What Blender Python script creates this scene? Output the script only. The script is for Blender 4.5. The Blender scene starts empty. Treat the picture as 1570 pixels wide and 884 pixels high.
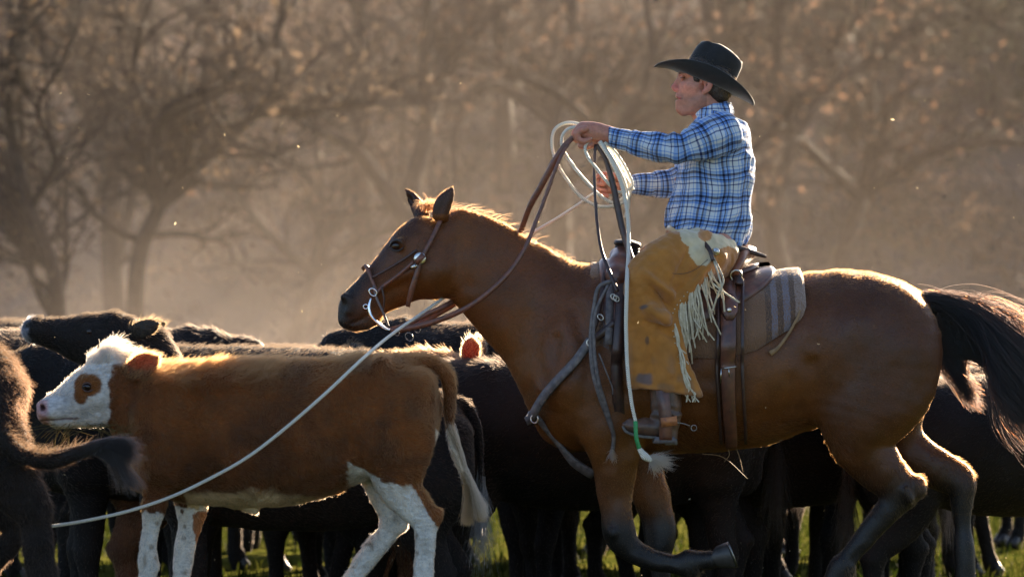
import bpy, math, random
import numpy as np
from mathutils import Vector, Matrix, noise as mnoise

rng = np.random.default_rng(7)
random.seed(7)
S = bpy.context.scene
COL = S.collection

# ------------------------------------------------------------------ camera
CAM_D = 14.0            # metres from the camera to the horse
PPM = 385.0             # photograph pixels per metre at that distance
CAM_Z = 1.35
HOR = 490.0             # photograph row of the horizon
cam_d = bpy.data.cameras.new('camera')
cam = bpy.data.objects.new('camera', cam_d)
COL.objects.link(cam)
cam.location = (0, -CAM_D, CAM_Z)
cam.rotation_euler = (math.radians(90), 0, 0)
cam_d.sensor_width = 36
cam_d.lens = 36 * CAM_D / (1570 / PPM)
cam_d.shift_y = (HOR - 442) / 1570
cam_d.clip_start = 0.5
cam_d.clip_end = 2000
cam_d.dof.use_dof = True
cam_d.dof.focus_distance = CAM_D - 0.15
cam_d.dof.aperture_fstop = cam_d.lens / 1000 / 0.042
S.camera = cam

# ------------------------------------------------------------------ sky, sun, exposure
SUN_EL = math.radians(19)
SUN_AZ = math.radians(27)     # from straight ahead (+Y) towards the right (+X)
w = bpy.data.worlds.new("World")
S.world = w
w.use_nodes = True
wn = w.node_tree.nodes
sky = wn.new('ShaderNodeTexSky')
sky.sky_type = 'NISHITA'
sky.sun_disc = False
sky.sun_elevation = SUN_EL
sky.sun_rotation = SUN_AZ
sky.dust_density = 1.0
sky.air_density = 0.7
wn['Background'].inputs[1].default_value = 0.05
w.node_tree.links.new(sky.outputs[0], wn['Background'].inputs[0])
sd = bpy.data.lights.new('sun', 'SUN')
sd.energy = 5.0
sd.angle = math.radians(0.5)
sd.color = (1.0, 0.80, 0.56)
sun = bpy.data.objects.new('sun', sd)
COL.objects.link(sun)
sdir = Vector((math.sin(SUN_AZ) * math.cos(SUN_EL), math.cos(SUN_AZ) * math.cos(SUN_EL), math.sin(SUN_EL)))
sun.rotation_euler = sdir.to_track_quat('Z', 'Y').to_euler()
sun.location = sdir * 30
S.view_settings.view_transform = 'Standard'
S.view_settings.look = 'None'
S.view_settings.exposure = 2.9
S.view_settings.gamma = 1.0
S.render.engine = 'CYCLES'
cy = S.cycles
cy.use_denoising = True
try:
    cy.denoiser = 'OPENIMAGEDENOISE'
except Exception:
    pass
cy.max_bounces = 6
cy.diffuse_bounces = 2
cy.glossy_bounces = 2
cy.transmission_bounces = 4
cy.volume_bounces = 0
cy.transparent_max_bounces = 6
cy.sample_clamp_indirect = 4.0
S.cycles_curves.shape = 'RIBBONS'

# ------------------------------------------------------------------ naming
def tag(o, label=None, cat=None, group=None, kind=None):
    if label: o['label'] = label
    if cat: o['category'] = cat
    if group: o['group'] = group
    if kind: o['kind'] = kind
    return o

def empty(name, loc=(0, 0, 0), label=None, cat=None, group=None):
    o = bpy.data.objects.new(name, None)
    COL.objects.link(o)
    o.location = loc
    o.empty_display_size = 0.1
    return tag(o, label, cat, group)

def link(name, data, mat=None, parent=None, world=True):
    """Data given in world coordinates; parented objects get their offset from an unrotated parent."""
    o = bpy.data.objects.new(name, data)
    COL.objects.link(o)
    if mat is not None and len(data.materials) == 0:
        data.materials.append(mat)
    if parent is not None:
        o.parent = parent
        if world:
            p = parent; off = Vector((0, 0, 0))
            while p is not None:
                off += p.location; p = p.parent
            o.location = -off
    return o

# ------------------------------------------------------------------ photograph plane to metres
def scale(D=CAM_D): return D / (CAM_D * PPM)
def W(px, py, dy=0.0, D=CAM_D):
    s = scale(D)
    return Vector(((px - 785) * s, dy * s + D - CAM_D, CAM_Z + (HOR - py) * s))
def to_world(V, D=CAM_D):
    s = scale(D)
    out = np.empty_like(V)
    out[:, 0] = (V[:, 0] - 785) * s
    out[:, 1] = V[:, 1] * s + D - CAM_D
    out[:, 2] = CAM_Z + (HOR + V[:, 2]) * s
    return out

# ------------------------------------------------------------------ implicit bodies
def cr(P, n):
    P = np.asarray(P, float)
    if len(P) < 3:
        t = np.linspace(0, 1, n + 1)[:, None]
        return P[0] * (1 - t) + P[-1] * t
    Q = np.vstack([2 * P[0] - P[1], P, 2 * P[-1] - P[-2]])
    out = []
    for i in range(1, len(Q) - 2):
        for k in range(n):
            t = k / n
            a, b, c, d = Q[i - 1], Q[i], Q[i + 1], Q[i + 2]
            out.append(0.5 * ((2 * b) + (-a + c) * t + (2 * a - 5 * b + 4 * c - d) * t * t + (-a + 3 * b - 3 * c + d) * t ** 3))
    out.append(P[-1])
    return np.array(out)

class Prim:
    """points (px, py, depth, in-plane radius, depth radius)"""
    def __init__(self, pts, k=10.0, n=4, op='add', flat=None):
        pts = [tuple(p) + ((p[3],) if len(p) == 4 else ()) for p in pts]
        if len(pts) == 1:
            p = pts[0]; pts = [p, (p[0] + .01,) + p[1:]]; n = 1
        A = np.array(pts, float)
        A[:, 1] *= -1
        A = A[:, [0, 2, 1, 3, 4]]
        A = cr(A, n)
        A[:, 3:] = np.maximum(A[:, 3:], 0.5)
        self.A = A; self.k = k; self.op = op
        r = A[:, 3:].max(1)[:, None]
        m = k + 12
        self.lo = (A[:, :3] - r).min(0) - m
        self.hi = (A[:, :3] + r).max(0) + m
    def ev(self, X, Y, Z):
        best = None
        A = self.A
        for i in range(len(A) - 1):
            a, b = A[i], A[i + 1]
            t = b[:3] - a[:3]
            L = np.linalg.norm(t)
            if L < 1e-9: continue
            t = t / L
            bb = np.array([0, 1.0, 0]) - t * t[1]
            nb = np.linalg.norm(bb)
            bb = bb / nb if nb > .2 else np.array([1.0, 0, 0])
            nn = np.cross(t, bb); nn /= np.linalg.norm(nn)
            qx, qy, qz = X - a[0], Y - a[1], Z - a[2]
            al = qx * t[0] + qy * t[1] + qz * t[2]
            h = np.clip(al / L, 0, 1)
            wv = al - h * L
            u = qx * nn[0] + qy * nn[1] + qz * nn[2]
            v = qx * bb[0] + qy * bb[1] + qz * bb[2]
            ra = a[3] + (b[3] - a[3]) * h
            rb = a[4] + (b[4] - a[4]) * h
            rw = np.minimum(ra, rb)
            u = u / ra; v = v / rb; wv = wv / rw
            k0 = np.sqrt(u * u + v * v + wv * wv) + 1e-6
            k1 = np.sqrt((u / ra) ** 2 + (v / rb) ** 2 + (wv / rw) ** 2) + 1e-9
            d = k0 * (k0 - 1) / k1
            best = d if best is None else np.minimum(best, d)
        return best

def combine(f, d, k, op):
    if op == 'add':
        h = np.clip(0.5 + 0.5 * (f - d) / k, 0, 1)
        return f * (1 - h) + d * h - k * h * (1 - h)
    if op == 'cut':
        d = -d
        h = np.clip(0.5 - 0.5 * (f - d) / k, 0, 1)
        return f * (1 - h) + d * h + k * h * (1 - h)

def polygonize(prims, h=2.4, deform=None, clipf=None):
    """Surface nets over the blended primitives; returns verts (px space, z up) and quads."""
    adds = [p for p in prims if p.op == 'add']
    lo = np.min([p.lo for p in adds], 0) - h * 2
    hi = np.max([p.hi for p in adds], 0) + h * 2
    n = np.ceil((hi - lo) / h).astype(int) + 1
    ax = [(lo[i] + h * np.arange(n[i])).astype(np.float32) for i in range(3)]
    F = np.full(n, 60.0, np.float32)
    for p in prims:
        i0 = np.maximum(np.floor((p.lo - lo) / h).astype(int), 0)
        i1 = np.minimum(np.ceil((p.hi - lo) / h).astype(int) + 1, n)
        if (i1 <= i0).any(): continue
        sl = tuple(slice(i0[i], i1[i]) for i in range(3))
        X = ax[0][sl[0]][:, None, None]; Y = ax[1][sl[1]][None, :, None]; Z = ax[2][sl[2]][None, None, :]
        F[sl] = combine(F[sl], p.ev(X, Y, Z).astype(np.float32), p.k, p.op)
    if clipf is not None:
        F = clipf(F, ax[0][:, None, None], ax[1][None, :, None], ax[2][None, None, :])
    s = F < 0
    c = s[:-1, :-1, :-1].astype(np.int8)
    for dx, dy, dz in [(0, 0, 1), (0, 1, 0), (0, 1, 1), (1, 0, 0), (1, 0, 1), (1, 1, 0), (1, 1, 1)]:
        c = c + s[dx:n[0] - 1 + dx, dy:n[1] - 1 + dy, dz:n[2] - 1 + dz]
    I = np.argwhere((c > 0) & (c < 8))
    idx = np.full(c.shape, -1, np.int32)
    idx[I[:, 0], I[:, 1], I[:, 2]] = np.arange(len(I))
    acc = np.zeros((len(I), 3)); cnt = np.zeros(len(I))
    cor = [(0, 0, 0), (0, 0, 1), (0, 1, 0), (0, 1, 1), (1, 0, 0), (1, 0, 1), (1, 1, 0), (1, 1, 1)]
    fv = {q: F[I[:, 0] + q[0], I[:, 1] + q[1], I[:, 2] + q[2]] for q in cor}
    for a in cor:
        for d in range(3):
            if a[d] == 0:
                b = list(a); b[d] = 1; b = tuple(b)
                fa, fb = fv[a], fv[b]
                m = (fa < 0) != (fb < 0)
                t = np.where(m, fa / np.where(m, fa - fb, 1), 0)
                P = np.tile(np.array(a, float), (len(I), 1)); P[:, d] += t
                acc += P * m[:, None]; cnt += m
    V = lo + (I + acc / cnt[:, None]) * h
    faces = []
    for d in range(3):
        e = [slice(None)] * 3; g = [slice(None)] * 3
        e[d] = slice(0, -1); g[d] = slice(1, None)
        s0 = s[tuple(e)]; s1 = s[tuple(g)]
        E = np.argwhere(s0 != s1)
        u, v = (d + 1) % 3, (d + 2) % 3
        ok = (E[:, u] > 0) & (E[:, v] > 0) & (E[:, u] < n[u] - 1) & (E[:, v] < n[v] - 1)
        E = E[ok]
        ins = s0[E[:, 0], E[:, 1], E[:, 2]]
        def cell(du, dv):
            Q = E.copy(); Q[:, u] -= du; Q[:, v] -= dv
            return idx[Q[:, 0], Q[:, 1], Q[:, 2]]
        q = np.stack([cell(1, 1), cell(0, 1), cell(0, 0), cell(1, 0)], 1)
        q[~ins] = q[~ins][:, ::-1]
        faces.append(q)
    Q = np.concatenate(faces)
    Q = Q[(Q >= 0).all(1)]
    return V, Q

def relax(V, Q, it=2, f=0.5):
    n = len(V)
    for _ in range(it):
        acc = np.zeros((n, 3)); cnt = np.zeros(n)
        for a, b in ((0, 1), (1, 2), (2, 3), (3, 0)):
            for i, j in ((a, b), (b, a)):
                for c in range(3):
                    acc[:, c] += np.bincount(Q[:, i], V[Q[:, j], c], n)
                cnt += np.bincount(Q[:, i], minlength=n)
        V = V * (1 - f) + f * acc / np.maximum(cnt, 1)[:, None]
    return V

def vnormals(V, Q):
    N = np.zeros((len(V), 3))
    fn = np.cross(V[Q[:, 2]] - V[Q[:, 0]], V[Q[:, 3]] - V[Q[:, 1]])
    for i in range(4):
        for c in range(3):
            N[:, c] += np.bincount(Q[:, i], fn[:, c], len(V))
    return N / (np.linalg.norm(N, axis=1)[:, None] + 1e-12)

def np_mesh(name, V, Q, smooth=True, attrs=None):
    me = bpy.data.meshes.new(name)
    me.vertices.add(len(V)); me.vertices.foreach_set('co', np.asarray(V, np.float32).ravel())
    k = Q.shape[1]
    me.loops.add(len(Q) * k); me.loops.foreach_set('vertex_index', Q.ravel().astype(np.int32))
    me.polygons.add(len(Q)); me.polygons.foreach_set('loop_start', np.arange(0, len(Q) * k, k, dtype=np.int32))
    me.update(calc_edges=True)
    me.polygons.foreach_set('use_smooth', np.full(len(Q), smooth))
    for an, arr in (attrs or {}).items():
        if arr.ndim == 2 and arr.shape[1] == 4:
            at = me.attributes.new(an, 'FLOAT_COLOR', 'POINT'); at.data.foreach_set('color', arr.astype(np.float32).ravel())
        elif arr.ndim == 2:
            at = me.attributes.new(an, 'FLOAT_VECTOR', 'POINT'); at.data.foreach_set('vector', arr.astype(np.float32).ravel())
        else:
            at = me.attributes.new(an, 'FLOAT', 'POINT'); at.data.foreach_set('value', arr.astype(np.float32))
    return me

def sstep(a, b, x):
    t = np.clip((x - a) / (b - a), 0, 1)
    return t * t * (3 - 2 * t)

def vnoise(P, sc=1.0, seed=0):
    """cheap smooth value noise, numpy, in -1..1"""
    Pq = P * sc + seed * 17.31
    i = np.floor(Pq).astype(np.int64); f = Pq - i; f = f * f * (3 - 2 * f)
    def hsh(a, b, c):
        h = (a * 73856093) ^ (b * 19349663) ^ (c * 83492791)
        h = (h ^ (h >> 13)) * 1274126177
        return ((h >> 7) & 0xffff) / 32767.5 - 1
    out = 0
    for dx in (0, 1):
        for dy in (0, 1):
            for dz in (0, 1):
                wt = (f[:, 0] if dx else 1 - f[:, 0]) * (f[:, 1] if dy else 1 - f[:, 1]) * (f[:, 2] if dz else 1 - f[:, 2])
                out = out + wt * hsh(i[:, 0] + dx, i[:, 1] + dy, i[:, 2] + dz)
    return out

# ------------------------------------------------------------------ hair
def hair_obj(name, roots, pts, radius, cols, mat, parent):
    """pts: (N, k, 3) world positions; radius (k,) or scalar root radius; cols (N, 4)"""
    N, k, _ = pts.shape
    hd = bpy.data.hair_curves.new(name)
    hd.add_curves([k] * N)
    hd.attributes['position'].data.foreach_set('vector', pts.astype(np.float32).ravel())
    ra = hd.attributes.get('radius') or hd.attributes.new('radius', 'FLOAT', 'POINT')
    taper = np.linspace(1, 0.25, k)
    if np.ndim(radius) == 0: radius = np.full(N, radius)
    ra.data.foreach_set('value', (radius[:, None] * taper[None]).astype(np.float32).ravel())
    ca = hd.attributes.new('hcol', 'FLOAT_COLOR', 'CURVE')
    ca.data.foreach_set('color', cols.astype(np.float32).ravel())
    hd.materials.append(mat)
    return link(name, hd, None, parent)

def coat(V, Q, N, count, length, comb, colfn, mat, parent, name='coat', lift=0.35, k=4, rad=0.0006, jitter=0.25, weight=None, curl=0.0, top=1.0):
    """short hair over a body mesh in world coordinates; length and comb are functions of positions (world)"""
    P0, P1, P2, P3 = (V[Q[:, i]] for i in range(4))
    ar = np.linalg.norm(np.cross(P2 - P0, P3 - P1), axis=1)
    if weight is not None: ar = ar * weight[Q].mean(1)
    cs = np.cumsum(ar); cs /= cs[-1]
    fi = np.searchsorted(cs, rng.random(count))
    u = rng.random(count)[:, None]; v = rng.random(count)[:, None]
    def bil(A): return (A[Q[fi, 0]] * (1 - u) + A[Q[fi, 1]] * u) * (1 - v) + (A[Q[fi, 3]] * (1 - u) + A[Q[fi, 2]] * u) * v
    p = bil(V); nn = bil(N); nn /= np.linalg.norm(nn, axis=1)[:, None]
    d = comb(p) + rng.normal(0, jitter, (count, 3))
    d += 0.5 * np.stack([vnoise(p, 9, 1), vnoise(p, 9, 2), vnoise(p, 9, 3)], 1) * np.linalg.norm(d, axis=1)[:, None]
    d -= nn * (d * nn).sum(1)[:, None]
    d /= np.linalg.norm(d, axis=1)[:, None] + 1e-9
    up = np.clip(nn[:, 2], 0, 1) * top
    L = length(p) * rng.uniform(0.55, 1.25, count) * (1 + .7 * up)
    lift = lift * (1 + 1.3 * up)[:, None]
    pts = np.empty((count, k, 3))
    cu = rng.normal(0, curl, (count, 3))
    for j in range(k):
        t = j / (k - 1)
        pts[:, j] = p - nn * 0.001 + L[:, None] * t * (nn * lift * (1 - 0.45 * t) + d + cu * t)
    col = bil(colfn)
    col[:, :3] *= rng.uniform(0.75, 1.3, count)[:, None]
    return hair_obj(name, p, pts, np.full(count, rad), col, mat, parent)

# ------------------------------------------------------------------ node materials
def new_mat(name):
    m = bpy.data.materials.new(name); m.use_nodes = True
    nt = m.node_tree; b = nt.nodes['Principled BSDF']
    return m, nt, b
def nd(nt, t, **kw):
    n = nt.nodes.new(t)
    for k, v in kw.items():
        if k.startswith('i_'):
            n.inputs[int(k[2:])].default_value = v
        else: setattr(n, k, v)
    return n
def mixc(nt, fac, a, b):
    m = nt.nodes.new('ShaderNodeMix'); m.data_type = 'RGBA'
    for s_, v in ((0, fac), (6, a), (7, b)):
        if hasattr(v, 'is_linked') or hasattr(v, 'links'): nt.links.new(v, m.inputs[s_])
        else: m.inputs[s_].default_value = v if s_ == 0 else (tuple(v) + (1,))[:4]
    return m.outputs[2]
def noise_out(nt, sc, det=4, co=None, rough=0.6, lo=None, hi=None):
    n = nd(nt, 'ShaderNodeTexNoise'); n.inputs['Scale'].default_value = sc; n.inputs['Detail'].default_value = det; n.inputs['Roughness'].default_value = rough
    if co is None:
        g = nd(nt, 'ShaderNodeTexCoord'); co = g.outputs['Object']
    nt.links.new(co, n.inputs['Vector'])
    o = n.outputs[0]
    if lo is not None:
        r = nd(nt, 'ShaderNodeMapRange'); r.inputs[1].default_value = lo; r.inputs[2].default_value = hi
        nt.links.new(o, r.inputs[0]); o = r.outputs[0]
    return o
def bump(nt, b, h, strength=0.3, dist=0.01):
    n = nd(nt, 'ShaderNodeBump'); n.inputs['Strength'].default_value = strength; n.inputs['Distance'].default_value = dist
    nt.links.new(h, n.inputs['Height']); nt.links.new(n.outputs[0], b.inputs['Normal'])
def simple(name, c1, c2=None, sc=30, rough=0.6, bmp=0.3, dist=0.004, metal=0.0, spec=0.5, sheen=0.0, lo=0.35, hi=0.65, coatw=0.0, det=5):
    m, nt, b = new_mat(name)
    c2 = c2 or tuple(x * 0.6 for x in c1)
    n = noise_out(nt, sc, det, lo=lo, hi=hi)
    nt.links.new(mixc(nt, n, c1, c2), b.inputs['Base Color'])
    b.inputs['Roughness'].default_value = rough; b.inputs['Metallic'].default_value = metal
    b.inputs['Specular IOR Level'].default_value = spec
    if sheen: b.inputs['Sheen Weight'].default_value = sheen; b.inputs['Sheen Roughness'].default_value = 0.4
    if coatw: b.inputs['Coat Weight'].default_value = coatw; b.inputs['Coat Roughness'].default_value = 0.25
    n2 = noise_out(nt, sc * 4, 4)
    if bmp: bump(nt, b, n2, bmp, dist)
    return m
def hair_mat(name, rough=0.5, trans=0.5, warm=0.45):
    """hair coloured by its strand's own colour: a glossy lobe and light that passes through"""
    m = bpy.data.materials.new(name); m.use_nodes = True
    nt = m.node_tree
    for n in list(nt.nodes): nt.nodes.remove(n)
    out = nd(nt, 'ShaderNodeOutputMaterial'); hb = nd(nt, 'ShaderNodeBsdfHairPrincipled')
    hb.parametrization = 'COLOR'
    at = nd(nt, 'ShaderNodeAttribute'); at.attribute_name = 'hcol'
    nt.links.new(at.outputs['Color'], hb.inputs['Color'])
    hb.inputs['Roughness'].default_value = rough
    hb.inputs['Radial Roughness'].default_value = 0.65
    hb.inputs['Random Roughness'].default_value = 0.2
    hb.inputs['IOR'].default_value = 1.5
    tr = nd(nt, 'ShaderNodeBsdfTranslucent')
    nt.links.new(mixc(nt, warm, at.outputs['Color'], (1.0, .72, .40)), tr.inputs[0])
    mx_ = nd(nt, 'ShaderNodeMixShader'); mx_.inputs[0].default_value = trans
    nt.links.new(hb.outputs[0], mx_.inputs[1]); nt.links.new(tr.outputs[0], mx_.inputs[2])
    nt.links.new(mx_.outputs[0], out.inputs[0])
    return m
def skin_mat(name, attr='col', rough=0.6, bmp=0.15, sc=60, spec=0.3, var=0.25, sheen=0.0):
    """body surface coloured by its markings attribute, broken up with noise"""
    m, nt, b = new_mat(name)
    at = nd(nt, 'ShaderNodeAttribute'); at.attribute_name = attr
    n = noise_out(nt, 14, 6, lo=0.3, hi=0.7)
    mp = nd(nt, 'ShaderNodeMapRange'); mp.inputs[3].default_value = 1 - var; mp.inputs[4].default_value = 1 + var
    nt.links.new(n, mp.inputs[0])
    vm = nd(nt, 'ShaderNodeVectorMath', operation='SCALE')
    nt.links.new(at.outputs['Color'], vm.inputs[0]); nt.links.new(mp.outputs[0], vm.inputs['Scale'])
    nt.links.new(vm.outputs[0], b.inputs['Base Color'])
    b.inputs['Roughness'].default_value = rough; b.inputs['Specular IOR Level'].default_value = spec
    if sheen: b.inputs['Sheen Weight'].default_value = sheen
    g = nd(nt, 'ShaderNodeTexCoord'); mpp = nd(nt, 'ShaderNodeMapping'); mpp.inputs['Scale'].default_value = (sc, sc * 2, sc * 2.5)
    mpp.inputs['Rotation'].default_value = (0, 0.6, 0)
    nt.links.new(g.outputs['Object'], mpp.inputs[0])
    fine = noise_out(nt, 1, 4, mpp.outputs[0])
    bump(nt, b, fine, bmp, 0.006)
    m2 = nd(nt, 'ShaderNodeMapRange'); m2.inputs[1].default_value = .3; m2.inputs[2].default_value = .7; m2.inputs[3].default_value = .72; m2.inputs[4].default_value = 1.3; nt.links.new(fine, m2.inputs[0])
    mu = nd(nt, 'ShaderNodeMath', operation='MULTIPLY'); nt.links.new(mp.outputs[0], mu.inputs[0]); nt.links.new(m2.outputs[0], mu.inputs[1]); nt.links.new(mu.outputs[0], vm.inputs['Scale'])
    big = noise_out(nt, 3.5, 5, lo=.35, hi=.65); m3 = nd(nt, 'ShaderNodeMapRange'); m3.inputs[3].default_value = rough - .10; m3.inputs[4].default_value = rough + .14; nt.links.new(big, m3.inputs[0]); nt.links.new(m3.outputs[0], b.inputs['Roughness'])
    return m

# ------------------------------------------------------------------ small mesh builders (world coordinates)
class MB:
    def __init__(self): self.v = []; self.f = []
    def add(self, vs, fs):
        o = len(self.v); self.v += [tuple(q) for q in vs]; self.f += [tuple(i + o for i in q) for q in fs]
        return self
    def build(self, name, mat, parent=None, smooth=True):
        me = bpy.data.meshes.new(name); me.from_pydata(self.v, [], self.f); me.update()
        me.polygons.foreach_set('use_smooth', [smooth] * len(me.polygons))
        return link(name, me, mat, parent)

def smooth_path(P, n=6): return [Vector(q) for q in cr([tuple(p) for p in P], n)]

def tube(mb, pts, r, seg=8, flat=1.0, up=None, twist=0.0, caps=True):
    """pts Vectors; r scalar or list; flat: ratio of thickness to width (strap); up: preferred thin direction"""
    n = len(pts)
    rr = r if hasattr(r, '__len__') else [r] * n
    if len(rr) != n: rr = np.interp(np.linspace(0, 1, n), np.linspace(0, 1, len(rr)), rr)
    vs = []; fs = []
    prev = None
    for i, p in enumerate(pts):
        t = (pts[min(i + 1, n - 1)] - pts[max(i - 1, 0)])
        if t.length < 1e-9: t = Vector((0, 0, 1))
        t.normalize()
        if up is not None: a = Vector(up)
        else: a = prev if prev is not None else (Vector((0, 1, 0)) if abs(t.y) < 0.9 else Vector((1, 0, 0)))
        a = a - t * a.dot(t)
        if a.length < 1e-6: a = t.orthogonal()
        a.normalize(); b = t.cross(a); prev = a
        if twist:
            q = Matrix.Rotation(twist * i, 3, t); a2 = q @ a; b2 = q @ b
        else: a2, b2 = a, b
        for k in range(seg):
            th = 2 * math.pi * k / seg
            vs.append(p + a2 * (math.sin(th) * rr[i] * flat) + b2 * (math.cos(th) * rr[i]))
    for i in range(n - 1):
        for k in range(seg):
            fs.append((i * seg + k, i * seg + (k + 1) % seg, (i + 1) * seg + (k + 1) % seg, (i + 1) * seg + k))
    if caps:
        fs.append(tuple(range(seg))[::-1]); fs.append(tuple((n - 1) * seg + k for k in range(seg)))
    mb.add(vs, fs)
    return mb

def strap(mb, pts, wid, thick, normal=(0, -1, 0)):
    """flat strap with square edges following pts; normal is the direction its face looks"""
    n = len(pts); ww = wid if hasattr(wid, '__len__') else [wid] * n
    if len(ww) != n: ww = np.interp(np.linspace(0, 1, n), np.linspace(0, 1, len(ww)), ww)
    vs = []; fs = []
    for i, p in enumerate(pts):
        t = (pts[min(i + 1, n - 1)] - pts[max(i - 1, 0)]).normalized()
        nr = Vector(normal[i] if hasattr(normal[0], '__len__') else normal); nr = nr - t * nr.dot(t)
        if nr.length < 1e-5: nr = t.orthogonal()
        nr.normalize(); s_ = t.cross(nr)
        for a, b in ((-1, -1), (-.86, 1), (.86, 1), (1, -1)):
            vs.append(p + s_ * (a * ww[i] / 2) + nr * (b * thick / 2))
    for i in range(n - 1):
        for k in range(4):
            fs.append((i * 4 + k, i * 4 + (k + 1) % 4, (i + 1) * 4 + (k + 1) % 4, (i + 1) * 4 + k))
    fs.append((3, 2, 1, 0)); fs.append(tuple((n - 1) * 4 + k for k in range(4)))
    mb.add(vs, fs)
    return mb

def pxpath(P, D=CAM_D, n=6):
    return smooth_path([W(p[0], p[1], p[2] if len(p) > 2 else 0, D) for p in P], n)

def ellipsoid(mb, c, r, seg=14, rings=9, rot=None):
    vs = []; fs = []
    for i in range(rings + 1):
        ph = math.pi * i / rings
        for k in range(seg):
            th = 2 * math.pi * k / seg
            q = Vector((r[0] * math.sin(ph) * math.cos(th), r[1] * math.sin(ph) * math.sin(th), r[2] * math.cos(ph)))
            if rot is not None: q = rot @ q
            vs.append(Vector(c) + q)
    for i in range(rings):
        for k in range(seg):
            fs.append((i * seg + k, (i + 1) * seg + k, (i + 1) * seg + (k + 1) % seg, i * seg + (k + 1) % seg))
    mb.add(vs, fs)
    return mb
def ring(mb, c, R, r, axis=(0, 1, 0), seg=20, sx=1.0):
    a = Vector(axis).normalized(); u = a.orthogonal().normalized(); v = a.cross(u)
    pts = [Vector(c) + u * (R * sx * math.cos(t)) + v * (R * math.sin(t)) for t in np.linspace(0, 2 * math.pi, seg + 1)]
    tube(mb, pts, r, 6, caps=False)
    return mb
# ------------------------------------------------------------------ ground, hill, far side of the valley
def hill_z(x, y):
    x = np.asarray(x, float); y = np.asarray(y, float)
    P = np.stack([x.ravel(), y.ravel(), 0 * x.ravel()], 1)
    n1 = vnoise(P, 1 / 11., 1).reshape(x.shape); n2 = vnoise(P, 1 / 30., 2).reshape(x.shape); n3 = vnoise(P, 1 / 3., 3).reshape(x.shape)
    st = 40 + 5 * n2 + 0.35 * np.maximum(x, 0)
    r = np.maximum(y - st, 0)
    z = 15.5 * (1 - np.exp(-r * 0.034)) + (n1 * 0.9 + n3 * .18) * sstep(0, 12, r)
    return z + 0.03 * n3 * (1 - sstep(0, 12, r))

def terrain():
    nx, ny = 150, 170
    xs = np.sinh(np.linspace(-1, 1, nx) * 4) / math.sinh(4) * 900
    ys = np.concatenate([np.linspace(-40, 30, 60), np.linspace(31, 100, 75), np.geomspace(104, 1400, 35)])
    X, Y = np.meshgrid(xs, ys, indexing='ij')
    Z = hill_z(X, Y)
    V = np.stack([X.ravel(), Y.ravel(), Z.ravel()], 1)
    i, j = np.meshgrid(np.arange(len(xs) - 1), np.arange(len(ys) - 1), indexing='ij')
    a = (i * len(ys) + j).ravel(); Q = np.stack([a, a + len(ys), a + len(ys) + 1, a + 1], 1)
    m, nt, b = new_mat('meadow_and_hillside')
    g = nd(nt, 'ShaderNodeTexCoord')
    n1 = noise_out(nt, 0.35, 6, g.outputs['Object'], lo=.38, hi=.62); n2 = noise_out(nt, 2.2, 6, g.outputs['Object'], lo=.35, hi=.65)
    grass = mixc(nt, n2, (0.035, 0.044, 0.008), (0.095, 0.088, 0.020))
    dry = mixc(nt, n2, (0.16, 0.125, 0.105), (0.09, 0.078, 0.075))
    dry2 = mixc(nt, n1, dry, (0.10, 0.085, 0.055))
    sp = nd(nt, 'ShaderNodeSeparateXYZ'); nt.links.new(g.outputs['Object'], sp.inputs[0])
    mr = nd(nt, 'ShaderNodeMapRange'); mr.inputs[1].default_value = 24; mr.inputs[2].default_value = 38; nt.links.new(sp.outputs[1], mr.inputs[0])
    rt = nd(nt, 'ShaderNodeMapRange'); rt.inputs[1].default_value = 2; rt.inputs[2].default_value = 8; nt.links.new(sp.outputs[0], rt.inputs[0])
    hz_ = nd(nt, 'ShaderNodeMapRange'); hz_.inputs[1].default_value = 2.5; hz_.inputs[2].default_value = 5.5; nt.links.new(sp.outputs[2], hz_.inputs[0])
    shd = nd(nt, 'ShaderNodeMath', operation='MULTIPLY'); nt.links.new(rt.outputs[0], shd.inputs[0]); nt.links.new(hz_.outputs[0], shd.inputs[1])
    dry3 = mixc(nt, shd.outputs[0], dry2, (0.045, 0.043, 0.045))      # shade on the upper right slope painted into the ground colour
    nt.links.new(mixc(nt, mr.outputs[0], grass, dry3), b.inputs['Base Color'])
    b.inputs['Roughness'].default_value = 1.0; b.inputs['Specular IOR Level'].default_value = 0.0
    bump(nt, b, n2, .6, .08)
    o = link('ground', np_mesh('ground', V, Q), m); tag(o, kind='structure')
terrain()

def leaf_mat(name, c1, c2, tr=.45):
    m, nt, b = new_mat(name)
    out = nt.nodes['Material Output']
    n = noise_out(nt, 1.1, 4, lo=.35, hi=.65)
    n_ = nd(nt, 'ShaderNodeNewGeometry')
    c = mixc(nt, n_.outputs['Random Per Island'], c1, c2)
    c = mixc(nt, n, c, tuple(q * .6 for q in c1))
    nt.links.new(c, b.inputs['Base Color']); b.inputs['Roughness'].default_value = .8; b.inputs['Specular IOR Level'].default_value = .05
    t = nd(nt, 'ShaderNodeBsdfTranslucent'); nt.links.new(c, t.inputs[0])
    mx_ = nd(nt, 'ShaderNodeMixShader'); mx_.inputs[0].default_value = tr
    nt.links.new(b.outputs[0], mx_.inputs[1]); nt.links.new(t.outputs[0], mx_.inputs[2]); nt.links.new(mx_.outputs[0], out.inputs[0])
    return m

def quads(C, U, Vv):
    """many small quads: centre, half axes"""
    n = len(C)
    V = np.stack([C - U - Vv, C + U - Vv, C + U + Vv, C - U + Vv], 1).reshape(-1, 3)
    Q = np.arange(n * 4).reshape(n, 4)
    return V, Q

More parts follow.
